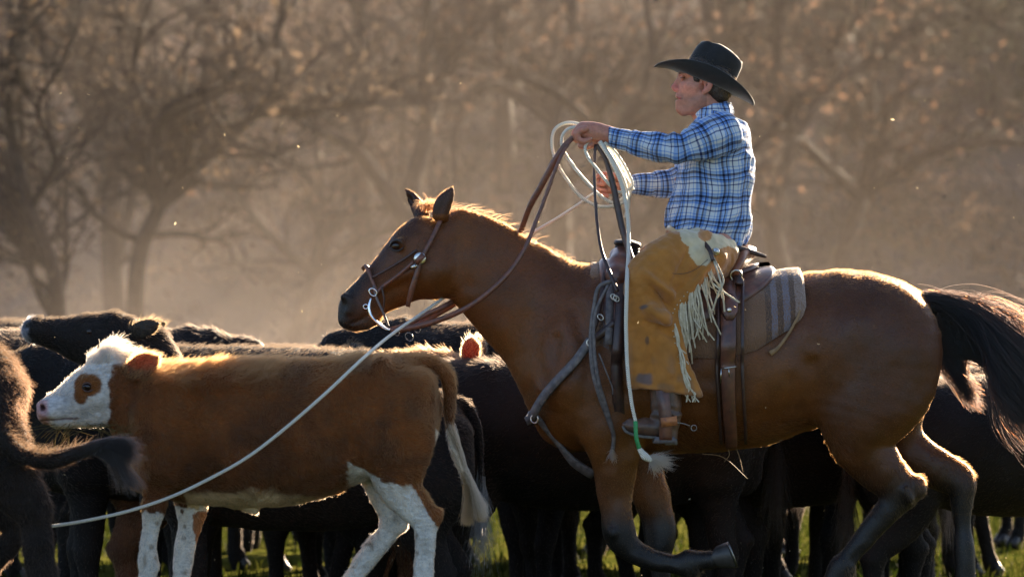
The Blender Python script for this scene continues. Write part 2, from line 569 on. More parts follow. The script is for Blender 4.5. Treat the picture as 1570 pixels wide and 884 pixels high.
# grass blades in the zone the herd lets through
def grass():
    n = 90000
    y = 3 + 24 * rng.random(n) ** .9; x = rng.uniform(-1, 1, n) * (4 + y * .2)
    cl = vnoise(np.stack([x, y, 0 * x], 1), 1.4, 3)
    keep = cl > rng.uniform(-.9, .5, n); x = x[keep]; y = y[keep]; cl = cl[keep]; n = len(x)
    z = hill_z(x, y)
    h = rng.uniform(.02, .07, n) * (1 + .6 * np.maximum(cl, 0)); wd = rng.uniform(.004, .009, n)
    a = rng.random(n) * math.pi; lean = rng.normal(0, .35, (n, 2))
    U = np.stack([np.cos(a) * wd, np.sin(a) * wd, 0 * a], 1)
    p0 = np.stack([x, y, z], 1); p1 = p0 + np.stack([lean[:, 0] * h * .35, lean[:, 1] * h * .35, h * .6], 1); p2 = p0 + np.stack([lean[:, 0] * h, lean[:, 1] * h, h], 1)
    V = np.stack([p0 - U, p0 + U, p1 + U * .7, p1 - U * .7, p2 + U * .1, p2 - U * .1], 1).reshape(-1, 3)
    b = np.arange(n)[:, None] * 6
    Q = np.concatenate([b + [0, 1, 2, 3], b + [3, 2, 4, 5]])
    o = link('grass', np_mesh('grass', V, Q, False), leaf_mat('grass_blade', (0.018, 0.030, 0.004), (0.055, 0.052, 0.010), .4)); tag(o, kind='stuff')
grass()

# ------------------------------------------------------------------ trees
BARK = simple('oak_bark', (0.038, 0.030, 0.028), (0.018, 0.015, 0.015), sc=9, rough=.9, bmp=.8, dist=.03, spec=.15)
LEAF_DRY = leaf_mat('dry_brown_leaf', (0.17, 0.10, 0.065), (0.10, 0.08, 0.07))
LEAF_GREY = leaf_mat('grey_twig_leaf', (0.10, 0.08, 0.066), (0.15, 0.10, 0.06))
LEAF_GREEN = leaf_mat('olive_leaf', (0.085, 0.09, 0.035), (0.20, 0.17, 0.05))

def tree_mesh(paths, seed, leafmat, twig_levels=3, leaves=9000, spread=1.0):
    """paths: lists of (x, y, z, r) in metres, tree-local. Returns trunk and crown mesh data"""
    r_ = random.Random(seed)
    trunk = MB(); crown = MB(); tips = []
    def limb(p, d, L, r, lv):
        n = 6; pts = [p.copy()]; dd = d.copy()
        for i in range(n):
            dd = (dd + Vector((r_.gauss(0, .22), r_.gauss(0, .22), r_.gauss(0, .16) + .04))).normalized()
            pts.append(pts[-1] + dd * L / n)
        tube(crown if lv < twig_levels + 1 else trunk, pts, [r, r * .45], 5 if lv > 1 else 3, caps=False)
        if lv <= 0:
            tips.extend(pts[2:]); return
        k = {3: 5, 2: 5, 1: 5}.get(lv, 5)
        for i in range(k):
            t = r_.uniform(.25, 1.0); a = pts[min(int(t * n), n)]
            q = (dd + Vector((r_.gauss(0, .8), r_.gauss(0, .8), r_.gauss(.1, .6)))).normalized()
            limb(a, q, L * r_.uniform(.45, .7), r * .45, lv - 1)
        tips.extend(pts[4:])
    for path in paths:
        pts = smooth_path([q[:3] for q in path], 5); rr = np.interp(np.linspace(0, 1, len(pts)), np.linspace(0, 1, len(path)), [q[3] for q in path])
        tube(trunk, pts, list(rr), 8, caps=False)
        n = len(pts)
        for i in range(n):
            t = i / (n - 1)
            if rr[i] < .1 and r_.random() < .8:
                d = (pts[i] - pts[i - 1]).normalized() if i else Vector((0, 0, 1))
                d = (d + Vector((r_.gauss(0, .9), r_.gauss(0, .9), r_.gauss(.1, .6)))).normalized()
                limb(pts[i], d, r_.uniform(.8, 1.7) * spread, max(rr[i] * .5, .02), twig_levels - 1)
        limb(pts[-1], (pts[-1] - pts[-2]).normalized(), 1.2 * spread, rr[-1], twig_levels)
    T = np.array([tuple(q) for q in tips])
    sel = T[rng.integers(0, len(T), leaves)] + rng.normal(0, .16, (leaves, 3))
    k = vnoise(sel, 1.1, seed) > rng.uniform(-.8, .4, leaves); sel = sel[k]
    U = rng.normal(0, .018, sel.shape); Vv = rng.normal(0, .018, sel.shape)
    V, Q = quads(sel, U, Vv)
    lm = np_mesh('leaves', V, Q, False)
    return trunk, crown, lm, leafmat

def add_tree(data, loc, label, name='bare_oak', group='bare oaks below the hill', rz=0, sc=1.0):
    root = empty(name, loc, label, 'tree', group)
    root.rotation_euler = (0, 0, rz); root.scale = (sc,) * 3
    tm, cm, lm, lmat = data
    if 'tr' not in cache.setdefault(id(data), {}):
        a = tm.build('trunk', BARK); b = cm.build('crown', BARK); c = link('leaves', lm, lmat)
        c['kind'] = 'stuff'
        cache[id(data)]['tr'] = (a, b, c)
        for o in (a, b): o.parent = root
        c.parent = b
    else:
        a, b, c = cache[id(data)]['tr']
        a2 = a.copy(); b2 = b.copy(); c2 = c.copy()
        for o in (a2, b2, c2): COL.objects.link(o)
        a2.parent = root; b2.parent = root; c2.parent = b2
    return root
cache = {}
def tp(lst, D, base, yspread=0):
    """photograph rows and columns at distance D, turned into tree-local metres about base column"""
    s = D / (CAM_D * PPM); out = []
    for i, (px, py, r) in enumerate(lst):
        out.append(((px - base) * s, (i * yspread) , CAM_Z + (HOR - py) * s, r * s))
    return out
D1 = 42.0; D2 = 48.0; D3 = 38.0
tA = tree_mesh([tp([(205, 700, 20), (205, 560, 16), (208, 460, 14), (215, 385, 13), (243, 318, 12)], D1, 210),
                tp([(243, 318, 11), (290, 262, 11), (340, 212, 10), (388, 172, 8), (440, 166, 6), (520, 158, 4)], D1, 210, .2),
                tp([(388, 172, 6), (425, 130, 5), (430, 60, 4), (450, -20, 3)], D1, 210, -.2),
                tp([(243, 318, 9), (238, 250, 8), (245, 200, 7), (290, 160, 6), (330, 150, 4)], D1, 210, -.3),
                tp([(245, 200, 6), (215, 130, 5), (225, 60, 4), (260, -20, 3)], D1, 210, -.4)], 11, LEAF_GREY, leaves=1800)
tB = tree_mesh([tp([(180, 720, 22), (180, 560, 19), (172, 420, 17), (168, 300, 16), (170, 200, 14)], D2, 175),
                tp([(170, 200, 12), (160, 110, 10), (130, 50, 9), (105, -30, 7)], D2, 175, .3),
                tp([(168, 300, 10), (150, 200, 9), (105, 115, 8), (50, 55, 6), (-20, 15, 4)], D2, 175, -.3),
                tp([(172, 420, 10), (200, 300, 9), (205, 190, 8), (195, 90, 7), (215, -30, 5)], D2, 175, .2),
                tp([(205, 190, 6), (260, 120, 5), (310, 60, 4)], D2, 175, -.4)], 12, LEAF_GREY, leaves=1800)
tC = tree_mesh([tp([(95, 760, 18), (90, 560, 15), (85, 430, 12), (45, 320, 10), (20, 210, 9), (15, 100, 8), (40, -20, 6)], D3, 90),
                tp([(85, 430, 8), (60, 380, 7), (10, 330, 6), (-50, 280, 5)], D3, 90, .3),
                tp([(45, 320, 7), (90, 250, 5), (70, 170, 4), (110, 110, 3)], D3, 90, -.3)], 13, LEAF_GREY, leaves=1500)
tD = tree_mesh([[(0, 0, 0, .2), (.1, 0, 1.2, .16), (-.1, .1, 2.4, .13), (.2, 0, 3.6, .1)], [(-.1, .1, 2.4, .1), (-.9, .2, 3.2, .08), (-1.7, .3, 3.5, .05)],
                [(.2, 0, 3.6, .09), (.9, .2, 4.3, .07), (1.6, .4, 4.6, .05)], [(.2, 0, 3.6, .09), (-.3, -.3, 4.6, .07), (-.2, -.5, 5.8, .04)]], 14, LEAF_DRY, leaves=900)
tE = tree_mesh([[(0, 0, 0, .16), (-.2, 0, 1.0, .13), (.1, 0, 2.1, .1)], [(.1, 0, 2.1, .09), (1.0, -.2, 2.7, .07), (2.1, -.3, 2.9, .05), (3.0, -.3, 2.7, .03)],
                [(.1, 0, 2.1, .09), (-.8, .2, 3.0, .07), (-1.4, .4, 4.2, .05)], [(.1, 0, 2.1, .08), (.3, .2, 3.4, .06), (.1, .2, 4.8, .04)]], 15, LEAF_DRY, leaves=900)
tF = tree_mesh([[(0, 0, 0, .22), (.1, 0, 2.4, .18), (0, .1, 4.6, .14)], [(0, .1, 4.6, .11), (.3, 0, 6.2, .09), (.1, 0, 7.6, .05)], [(0, .1, 4.6, .11), (-1.1, .2, 5.2, .08), (-1.6, .3, 4.3, .06), (-1.5, .3, 3.3, .04)],
                [(.1, 0, 3.6, .1), (1.2, 0, 4.2, .08), (1.9, .1, 4.4, .05), (2.5, .1, 3.7, .03)]], 16, LEAF_DRY, leaves=900)
tG = tree_mesh([[(0, 0, 0, .3), (.3, 0, 2.2, .24), (0, .1, 4.0, .2)], [(0, .1, 4.0, .16), (1.4, 0, 5.2, .12), (2.4, 0, 6.2, .08)], [(0, .1, 4.0, .16), (-1.2, .2, 5.4, .12), (-1.9, .3, 6.6, .08)], [(0, .1, 4.0, .14), (.1, .5, 6.0, .1), (.2, .6, 7.4, .06)]], 17, LEAF_GREEN, leaves=26000)
def at(px, D): return ((px - 785) * D / (CAM_D * PPM), D - CAM_D, 0)
def on(px, D):
    p = at(px, D); return (p[0], p[1], float(hill_z(np.array([p[0]]), np.array([p[1]]))[0]) - .05)
add_tree(tA, at(210, D1), 'bare oak with one long limb reaching right over the herd, left of centre')
add_tree(tB, at(175, D2), 'bare oak with a thick straight trunk and tall upright limbs behind the leaning one')
add_tree(tC, at(90, D3), 'bare oak leaning left at the left edge of the frame')
for px, D, dt, rz, sc, lb in [
    (470, 54, tE, .4, 1.0, 'brown leafed oak between the leaning bare oak and the horse head'),
    (640, 50, tD, 1.0, 1.15, 'brown twiggy oak rising above the horse ears'),
    (560, 58, tF, 2.2, 1.0, 'tall twiggy oak on the slope above and left of the horse head'),
    (850, 56, tF, 0.0, 1.0, 'oak with a dark limb hanging down above the coiled rope'),
    (960, 52, tD, 3.0, 1.1, 'russet leafed oak behind the front of the rider'),
    (770, 62, tE, 1.7, 1.4, 'spreading twiggy oak on the slope above the horse neck'),
    (1200, 58, tD, .5, 1.2, 'dark twiggy oak just right of the hat'),
    (1310, 60, tE, .1, 1.2, 'russet oak with low level branches above the horse croup'),
    (1090, 60, tF, 4.0, 1.0, 'twiggy oak on the slope behind the rider'),
    (330, 62, tF, 3.3, 1.0, 'tall twiggy oak on the slope behind the bare leaning oaks'),
    (30, 60, tD, 2.6, 1.3, 'brown oak on the slope at the far left'),
    (700, 72, tG, .6, .7, 'olive green oak high on the slope near the top of the frame'),
    (1500, 78, tG, 2.6, 1.0, 'yellow green oak at the top right of the hillside')]:
    add_tree(dt, on(px, D), lb, 'hill_oak', 'oaks on the hillside', rz, sc)

# brush covering the slope: far too many twigs to count
def brush():
    n = 2400
    d = 40 + 75 * rng.random(n) ** .8; x = rng.uniform(-1, 1, n) * (d * .2 + 4) ; y = d - CAM_D + 4
    z = hill_z(x, y); k = z > .25; x, y, z = x[k], y[k], z[k]; n = len(x)
    per = 110
    R = rng.uniform(.5, 1.5, n)
    C = np.repeat(np.stack([x, y, z], 1), per, 0); RR = np.repeat(R, per)
    th = rng.random(n * per) * 2 * math.pi; ph = rng.random(n * per) ** .6
    rr = RR * rng.random(n * per) ** .4
    off = np.stack([np.cos(th) * rr * (1 - .3 * ph), np.sin(th) * rr, ph * RR * 1.1], 1)
    C = C + off
    s = rng.uniform(.02, .065, n * per)[:, None]
    V, Q = quads(C, rng.normal(0, 1, C.shape) * s, rng.normal(0, 1, C.shape) * s * .6)
    kinds = np.repeat(vnoise(np.stack([x, y, z], 1), 1 / 7., 9) + rng.normal(0, .45, n) - .16 * np.maximum(x - 1, 0) * sstep(2, 5, z), per)  # darker kinds towards upper right: the slope's shade put into the brush colours
    mats = [leaf_mat('brush_russet', (0.20, 0.13, 0.09), (0.13, 0.10, 0.09), .3), leaf_mat('brush_grey', (0.11, 0.098, 0.10), (0.06, 0.055, 0.058), .25), leaf_mat('brush_olive', (0.055, 0.055, 0.04), (0.03, 0.034, 0.03), .15)]
    me = np_mesh('hillside_brush', V, Q, False)
    for m in mats: me.materials.append(m)
    mi = np.where(kinds > .15, 0, np.where(kinds > -.75, 1, 2)).astype(np.int32)
    me.polygons.foreach_set('material_index', mi)
    o = link('hillside_brush', me); tag(o, kind='stuff')
brush()

# flecks of dust and torn grass hanging in the backlight
def flecks():
    n = 260
    C = np.stack([rng.uniform(-2.4, 2.4, n), rng.uniform(-1.6, 2.2, n), .3 + 2.0 * rng.random(n) ** 1.7], 1)
    s = rng.uniform(.0010, .0024, n)[:, None]
    V, Q = quads(C, rng.normal(0, 1, C.shape) * s, rng.normal(0, 1, C.shape) * s * .7)
    o = link('dust_flecks', np_mesh('dust_flecks', V, Q, False), leaf_mat('fleck', (.6, .5, .32), (.5, .4, .25), .6)); tag(o, kind='stuff')
flecks()

def air():
    """dust raised behind the herd: thickest near the ground, thinning upwards"""
    m = bpy.data.materials.new('sunlit_dust'); m.use_nodes = True; nt = m.node_tree
    for n in list(nt.nodes): nt.nodes.remove(n)
    out = nd(nt, 'ShaderNodeOutputMaterial'); v = nd(nt, 'ShaderNodeVolumePrincipled')
    v.inputs['Color'].default_value = (1.0, .85, .74, 1); v.inputs['Anisotropy'].default_value = .3
    g = nd(nt, 'ShaderNodeTexCoord'); sp = nd(nt, 'ShaderNodeSeparateXYZ'); nt.links.new(g.outputs['Object'], sp.inputs[0])
    def mth(op, a, b=None):
        n = nd(nt, 'ShaderNodeMath', operation=op)
        for k, q in enumerate((a, b)):
            if q is None: continue
            if hasattr(q, 'links'): nt.links.new(q, n.inputs[k])
            else: n.inputs[k].default_value = q
        return n.outputs[0]
    fall = mth('EXPONENT', mth('MULTIPLY', sp.outputs[2], -.55))
    side = nd(nt, 'ShaderNodeMapRange'); side.inputs[1].default_value = 4; side.inputs[2].default_value = -5; side.inputs[3].default_value = .35; side.inputs[4].default_value = 1; nt.links.new(sp.outputs[0], side.inputs[0])
    n1 = noise_out(nt, .28, 2, g.outputs['Object'], lo=.3, hi=.7)
    low = mth('MULTIPLY', mth('MULTIPLY', fall, side.outputs[0]), mth('ADD', mth('MULTIPLY', n1, .8), .5))
    side2 = nd(nt, 'ShaderNodeMapRange'); side2.inputs[1].default_value = 9; side2.inputs[2].default_value = -1; side2.inputs[3].default_value = .22; side2.inputs[4].default_value = 1; nt.links.new(sp.outputs[0], side2.inputs[0])
    nt.links.new(mth('MULTIPLY', mth('ADD', mth('MULTIPLY', low, DUST), HAZE), side2.outputs[0]), v.inputs['Density'])
    nt.links.new(v.outputs[0], out.inputs['Volume'])
    mb = MB(); x, y0, y1, z0, z1 = 70, 20, 95, -1.5, 19.5
    mb.add([(-x, y0, z0), (x, y0, z0), (x, y1, z0), (-x, y1, z0), (-x, y0, z1), (x, y0, z1), (x, y1, z1), (-x, y1, z1)],
           [(0, 3, 2, 1), (4, 5, 6, 7), (0, 1, 5, 4), (1, 2, 6, 5), (2, 3, 7, 6), (3, 0, 4, 7)])
    o = mb.build('haze', m, smooth=False); tag(o, kind='stuff')
HAZE = 0.0009; DUST = 0.0155
air()
cy.volume_step_rate = 2.0
cy.volume_max_steps = 48
# ------------------------------------------------------------------ horse
HAIR = hair_mat('strand_hair')
HAIR_SOFT = hair_mat('soft_strand_hair', rough=0.6)
HAIR_BLACK = hair_mat('black_strand_hair', rough=0.5, trans=.35, warm=.13)
HAIR_TAIL = hair_mat('tail_strand_hair', rough=0.4, trans=.08, warm=.05)
# trunk sections: x, centre row, vertical half, side half
TR = np.array([(893, 553, 138, 82), (960, 556, 137, 100), (1040, 560, 133, 112), (1120, 562, 126, 117), (1200, 546, 120, 112), (1290, 512, 99, 104), (1350, 512, 84, 82)], float)
def trunk_at(x):
    return [float(np.interp(x, TR[:, 0], TR[:, i])) for i in (1, 2, 3)]
def trunk_pt(x, ang, off=0.0):
    """world point on the horse's trunk at photograph column x, angle from the spine (negative is the near side)"""
    c, ra, rb = trunk_at(x)
    return W(x, c - (ra + off) * math.cos(ang), (rb + off) * math.sin(ang))
def ang_at(x, py):
    c, ra, rb = trunk_at(x)
    return -math.acos(max(-1, min(1, (c - py) / (ra + 6))))

def build_horse():
    P = []
    A = lambda pts, k=14, n=4, op='add': P.append(Prim(pts, k, n, op))
    A([(r[0], r[1], 0, r[2], r[3]) for r in TR], 5, 3)
    # neck and crest
    A([(880, 520, 0, 118, 66), (842, 492, 0, 98, 50), (800, 456, 0, 86, 42), (766, 428, 0, 78, 36), (728, 395, 0, 68, 31), (690, 365, 0, 48, 28)], 30, 4)
    # breast
    A([(868, 585, 0, 50, 62), (865, 635, 0, 42, 60)], 26, 2)
    # shoulder blade and muscle, each side
    for s in (-1, 1):
        A([(935, 455, s * 50, 30, 22), (900, 530, s * 64, 48, 26), (872, 590, s * 62, 40, 26)], 30, 3)
        A([(872, 590, s * 55, 36, 30), (925, 640, s * 62, 46, 30), (940, 690, s * 52, 34, 26)], 24, 3)
    # head
    A([(668, 372, 0, 52, 27), (645, 398, 0, 56, 33), (622, 415, 0, 49, 28), (600, 432, 0, 42, 22), (572, 453, 0, 35, 20), (548, 474, 0, 32, 21), (540, 484, 0, 25, 18)], 12, 4)
    A([(668, 412, 0, 44, 36)], 16, 1)
    A([(560, 494, 0, 12, 14), (574, 489, 0, 11, 12)], 8, 2)          # lower lip and chin
    A([(532, 492, 0, 13, 17), (545, 497, 0, 10, 15)], 8, 2)          # upper lip
    for s in (-1, 1):
        A([(616, 373, s * 31, 9, 5), (604, 374, s * 29, 7, 4)], 9, 2)  # brow ridge
        A([(640, 410, s * 30, 5, 5), (600, 432, s * 25, 4, 4), (578, 446, s * 19, 3, 3)], 12, 3)   # facial crest
        A([(527, 455, s * 17, 8, 5), (538, 462, s * 19, 7, 5), (535, 478, s * 19, 6, 5)], 6, 3)     # nostril rim
        P.append(Prim([(524, 462, s * 21, 6, 5), (526, 469, s * 20, 5, 4)], 3, 2, 'cut'))
        P.append(Prim([(537, 497, s * 20, 1.6, 8), (556, 489, s * 21, 1.6, 8), (572, 479, s * 21, 1.4, 7)], 2.5, 3, 'cut'))
        P.append(Prim([(608, 378, s * 33, 7, 5)], 5, 1, 'cut'))
        P.append(Prim([(716, 440, s * 46, 9, 12), (704, 405, s * 44, 7, 10), (697, 375, s * 40, 5, 9)], 14, 3, 'cut'))  # jaw groove
        P.append(Prim([(760, 480, s * 62, 7, 16), (800, 530, s * 72, 7, 14), (835, 585, s * 84, 7, 10)], 20, 3, 'cut'))
        P.append(Prim([(880, 470, s * 88, 8, 14), (905, 560, s * 112, 8, 12), (890, 620, s * 112, 8, 12)], 22, 3, 'cut'))
    # muscle grooves
    for s in (-1, 1):
        for pts_, k_ in (([(1236, 560, s * 122, 8, 14), (1250, 610, s * 116, 9, 14), (1262, 652, s * 96, 7, 10)], 20), ([(1398, 520, s * 108, 6, 10), (1388, 580, s * 110, 7, 10), (1352, 650, s * 102, 6, 8)], 18),
                         ([(1290, 455, s * 106, 8, 10), (1268, 500, s * 122, 8, 10)], 22), ([(948, 600, s * 118, 6, 10), (962, 645, s * 116, 7, 10), (985, 680, s * 108, 6, 8)], 18),
                         ([(848, 520, s * 84, 6, 10), (842, 570, s * 90, 6, 10)], 16)):
            P.append(Prim(pts_, k_, 3, 'cut'))
    # ears
    A([(676, 332, -22, 12, 9), (679, 316, -25, 12, 7), (686, 302, -27, 9.5, 5), (694, 289, -28, 3, 2)], 6, 4)
    A([(646, 328, 18, 14, 10), (637, 312, 24, 12.5, 8), (629, 299, 27, 9.5, 5), (620, 288, 28, 3.5, 2)], 6, 4)
    P.append(Prim([(677, 322, -34, 5, 5), (683, 306, -34, 5, 4), (690, 295, -33, 2.4, 3)], 3, 3, 'cut'))
    P.append(Prim([(630, 310, 23, 4, 4), (625, 300, 25, 3, 3)], 3, 3, 'cut'))
    # croup, thigh and near hind leg
    A([(1330, 490, -40, 78, 52), (1340, 525, -50, 99, 54), (1335, 580, -56, 96, 50), (1318, 635, -58, 74, 44), (1316, 672, -58, 52, 33), (1335, 705, -56, 40, 26), (1358, 732, -54, 32, 21), (1374, 752, -53, 30, 18)], 22, 4)
    A([(1398, 738, -53, 14, 10), (1402, 752, -53, 13, 10)], 10, 2)
    A([(1374, 754, -53, 29, 17), (1358, 776, -53, 22, 15), (1328, 812, -52, 17, 12), (1298, 850, -50, 16, 12), (1288, 864, -50, 20, 15), (1276, 884, -50, 16, 12), (1266, 900, -50, 14, 12), (1256, 920, -50, 22, 17), (1250, 932, -50, 26, 20)], 6, 4)
    # far hind leg
    A([(1340, 525, 45, 92, 50), (1372, 590, 52, 60, 45), (1378, 640, 54, 44, 36), (1392, 680, 55, 36, 27), (1435, 715, 55, 31, 20), (1470, 733, 55, 27, 17), (1484, 745, 55, 23, 15)], 22, 4)
    A([(1480, 722, 55, 12, 9), (1490, 735, 55, 13, 9)], 8, 2)
    A([(1484, 745, 55, 22, 15), (1482, 775, 55, 17, 13), (1485, 840, 55, 15, 12), (1488, 900, 54, 16, 12), (1490, 920, 54, 20, 15), (1480, 950, 54, 15, 12), (1470, 978, 54, 20, 17), (1466, 1000, 54, 26, 22)], 6, 4)
    # near foreleg: folded under
    A([(935, 655, -56, 42, 30), (940, 700, -54, 37, 27), (941, 745, -52, 29, 22), (944, 785, -52, 23, 18), (948, 812, -52, 24, 18), (955, 830, -52, 22, 17), (975, 845, -52, 18, 14), (1005, 856, -52, 15, 12), (1032, 861, -52, 13.5, 11), (1054, 860, -52, 21, 14), (1072, 855, -52, 15, 12), (1086, 854, -52, 15, 13)], 14, 4)
    # far foreleg: standing
    A([(965, 660, 58, 38, 30), (985, 712, 54, 33, 26), (998, 755, 53, 28, 20), (1010, 800, 53, 24, 17), (1014, 832, 53, 24, 17), (1016, 860, 53, 17, 13), (1018, 930, 53, 15, 12), (1016, 955, 53, 19, 15), (1008, 980, 53, 16, 13)], 14, 4)
    # dock
    A([(1385, 470, 0, 26, 24), (1415, 466, 0, 13, 12), (1440, 472, 0, 10, 9), (1465, 500, 0, 8, 7), (1475, 540, 0, 5, 5)], 14, 4)
    # tendons and bone lines of the near legs
    for pts_ in ([(1350, 800, -70, 2, 4), (1318, 835, -66, 2, 4), (1300, 855, -64, 2, 4)], [(972, 838, -68, 2, 4), (1005, 852, -66, 2, 4), (1034, 858, -66, 2, 4)], [(1352, 742, -78, 3, 4), (1366, 722, -80, 3, 4)], [(930, 800, -76, 2, 4), (948, 806, -78, 2, 4), (962, 800, -74, 2, 4)], [(1478, 780, 36, 2, 4), (1480, 830, 36, 2, 4)]):
        P.append(Prim(pts_, 5, 3, 'cut'))
    A([(1388, 762, -70, 6, 5), (1380, 748, -72, 6, 5)], 8, 2); A([(938, 812, -70, 7, 5)], 8, 1); A([(1062, 872, -52, 6, 6)], 6, 1); A([(1300, 872, -50, 6, 6)], 6, 1)
    V, Q = polygonize(P, 2.5)
    V = relax(V, Q, 5, 0.5)
    # muscle relief
    x, y, z = V[:, 0], V[:, 1], -V[:, 2]
    N = vnormals(V, Q)
    V = V + N * (vnoise(V, 1 / 45., 3) * 2.8 + vnoise(V, 1 / 18., 4) * 0.9)[:, None]
    # colour: bay, with black points
    body = np.array([0.098, 0.028, 0.0032]); dark = np.array([0.026, 0.008, 0.0035]); black = np.array([0.007, 0.005, 0.0045])
    c = np.tile(body, (len(V), 1))
    def mx(c, col, m): return c * (1 - m[:, None]) + np.asarray(col) * m[:, None]
    nz = vnoise(V, 1 / 40., 5)
    c = mx(c, dark, 0.5 * sstep(480, 415, z + nz * 18) * sstep(740, 900, x))
    c = mx(c, [0.08, 0.030, 0.008], 0.6 * sstep(640, 690, z) * (x > 900) * (x < 1260))
    c = mx(c, dark, .55 * sstep(1180, 1330, x + nz * 20))  # darker rump of the bay, with its shade painted into the coat
    c = mx(c, [.13, .042, .004], .5 * sstep(-.2, .8, vnoise(V, 1 / 60., 21)) * (x < 1200) * (x > 700))
    face = sstep(34, 10, (x - 517) * 0.74 - (z - 457) * -0.67 - 0 + np.abs(nz) * 8) * (x < 690)
    c = mx(c, dark, 0.8 * face)
    c = mx(c, black, sstep(585, 530, x + nz * 10))
    c = mx(c, [.06,.045,.036], 0.5 * sstep(18, 6, np.hypot(x - 563, z - 500)))
    leg = np.where(x > 1200, sstep(690, 770, z + nz * 14), sstep(765, 815, z + nz * 10))
    c = mx(c, black, leg)
    ear = (z < 330) & (x < 700)
    c = mx(c, dark, ear * 0.7)
    c = mx(c, black, (x > 1425) * (np.abs(y) < 15) * (z < 560) * 1.0)
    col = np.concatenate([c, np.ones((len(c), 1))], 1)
    Vw = to_world(V)
    root = empty('horse', W(1150, 1010), 'bay horse with black mane and tail carrying the rider at a walk', 'horse')
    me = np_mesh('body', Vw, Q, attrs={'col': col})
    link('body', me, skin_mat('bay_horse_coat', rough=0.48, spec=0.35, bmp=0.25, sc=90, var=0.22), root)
    Nw = vnormals(Vw, Q)
    def comb(p):
        d = np.zeros_like(p); d[:, 0] = 1.0; d[:, 2] = -0.55
        hd = p[:, 0] < (700 - 785) / PPM
        d[hd] = (0.75, 0, 0.5)
        lg = p[:, 2] < 0.78
        d[lg] = (0.25, 0, -1)
        return d
    hl = col.copy(); hl[:, :3] = hl[:, :3] * np.array([1.5, 1.3, 1.1]) + 0.001
    zf = lambda p: CAM_Z + 0  # unused
    def length(p):
        px = p[:, 0] * PPM + 785; py = HOR - (p[:, 2] - CAM_Z) * PPM
        L = np.full(len(p), 0.007)
        L = np.where((px < 700) & (py > 455 + (700 - px) * 0.28 - 8), 0.02, L)       # whiskers and jaw hair
        L = np.where((py > 640) & (px > 1000) & (px < 1300) & (py < 700), 0.024, L)   # belly
        L = np.where((py > 700) & (py < 790) & (px > 950), 0.014, L)
        L = np.where((np.hypot(px - 1060, py - 872) < 14) | (np.hypot(px - 1300, py - 872) < 14), 0.03, L)
        L = np.where((px > 705) & (px < 840) & (py > 470), 0.010, L)
        return L
    coat(Vw, Q, Nw, 130000, length, comb, hl, HAIR, root, lift=0.4, rad=0.00045, k=3, top=1.2)
    # eyes, hooves
    for s in (-1, 1):
        m = MB(); ellipsoid(m, W(608, 377, s * 27), (0.020, 0.013, 0.016))
        m.build('eye', EYE, root)
        lid = MB()
        tube(lid, pxpath([(598, 380, s * 27), (602, 372, s * 31), (609, 369, s * 33), (616, 372, s * 33), (620, 379, s * 31)]), [0.0025, 0.005, 0.0055, 0.005, 0.0025], 8)
        tube(lid, pxpath([(598, 380, s * 27), (606, 385, s * 31), (614, 384, s * 32), (620, 379, s * 31)]), [0.002, 0.004, 0.004, 0.002], 8)
        lid.build('eyelid', simple('horse_eyelid', (0.02, 0.012, 0.01), rough=0.35), root)
    # hooves as truncated shells
    def hoof(c, toe, up, r, L, mat=None):
        c = W(*c); up = Vector(up).normalized(); toe = Vector(toe).normalized(); toe = (toe - up * toe.dot(up)).normalized(); sd_ = up.cross(toe)
        m = MB(); seg = 20; rows = [(0, 1.0, 0.0), (0.06, 1.02, 0), (0.5, 0.86, -0.12), (0.9, 0.72, -0.26), (1.0, 0.64, -0.3), (1.04, 0.4, -.3)]
        vs = []; fs = []
        for h, k, sh in rows:
            for i in range(seg):
                t = 2 * math.pi * i / seg
                rx = r * k * (1.15 if math.cos(t) > 0 else 0.9) * math.cos(t) + sh * r
                hh = h * L * (1.0 if math.cos(t) > 0 else 1.0 - 0.45 * -math.cos(t))
                vs.append(c + toe * rx + sd_ * (r * 0.92 * k * math.sin(t)) + up * hh)
        for a in range(len(rows) - 1):
            for i in range(seg):
                fs.append((a * seg + i, a * seg + (i + 1) % seg, (a + 1) * seg + (i + 1) % seg, (a + 1) * seg + i))
        fs.append(tuple(range(seg))[::-1]); fs.append(tuple((len(rows) - 1) * seg + i for i in range(seg)))
        m.add(vs, fs); m.build('hoof', HOOF, root)
        # iron shoe
        q = MB(); sp = [c - up * 0.004 + toe * (r * 1.0 * math.cos(t)) + sd_ * (r * .84 * math.sin(t)) for t in np.linspace(-2.4, 2.4, 18)]
        strap(q, sp, 0.02, 0.008, normal=tuple(up)); q.build('horseshoe', IRON, root)
    hoof((1117, 844, -52), (.87, 0, -.49), (-.93, 0, -.36), 0.052, 0.085)
    hoof((1247, 946, -50), (-1, 0, -0.2), (0.35, 0, 1), 0.062, 0.09)
    hoof((1456, 1009, 54), (-1, 0, 0), (0.3, 0, 1), 0.064, 0.09)
    hoof((998, 1009, 53), (-1, 0, 0), (0.35, 0, 1), 0.064, 0.09)
    # tail
    n = 15000
    t = rng.random(n)
    ax = cr([(1408, 0, -462), (1436, 0, -466), (1462, 0, -495), (1474, 0, -540)], 20)
    base = ax[(t * 0.98 * (len(ax) - 1)).astype(int)] + rng.normal(0, 5, (n, 3))
    k = 12
    pts = np.empty((n, k, 3))
    lane = rng.normal(0, 1, n); lane2 = rng.normal(0, 1, n)
    clump = np.floor(lane * 5) / 5
    end = np.stack([1600 + 50 * rng.random(n) + 15 * lane2 - 40 * t, 26 * lane2, -(565 + 18 * clump + 9 * lane + 55 * t + 30 * rng.random(n))], 1)
    short = rng.random(n) < 0.3
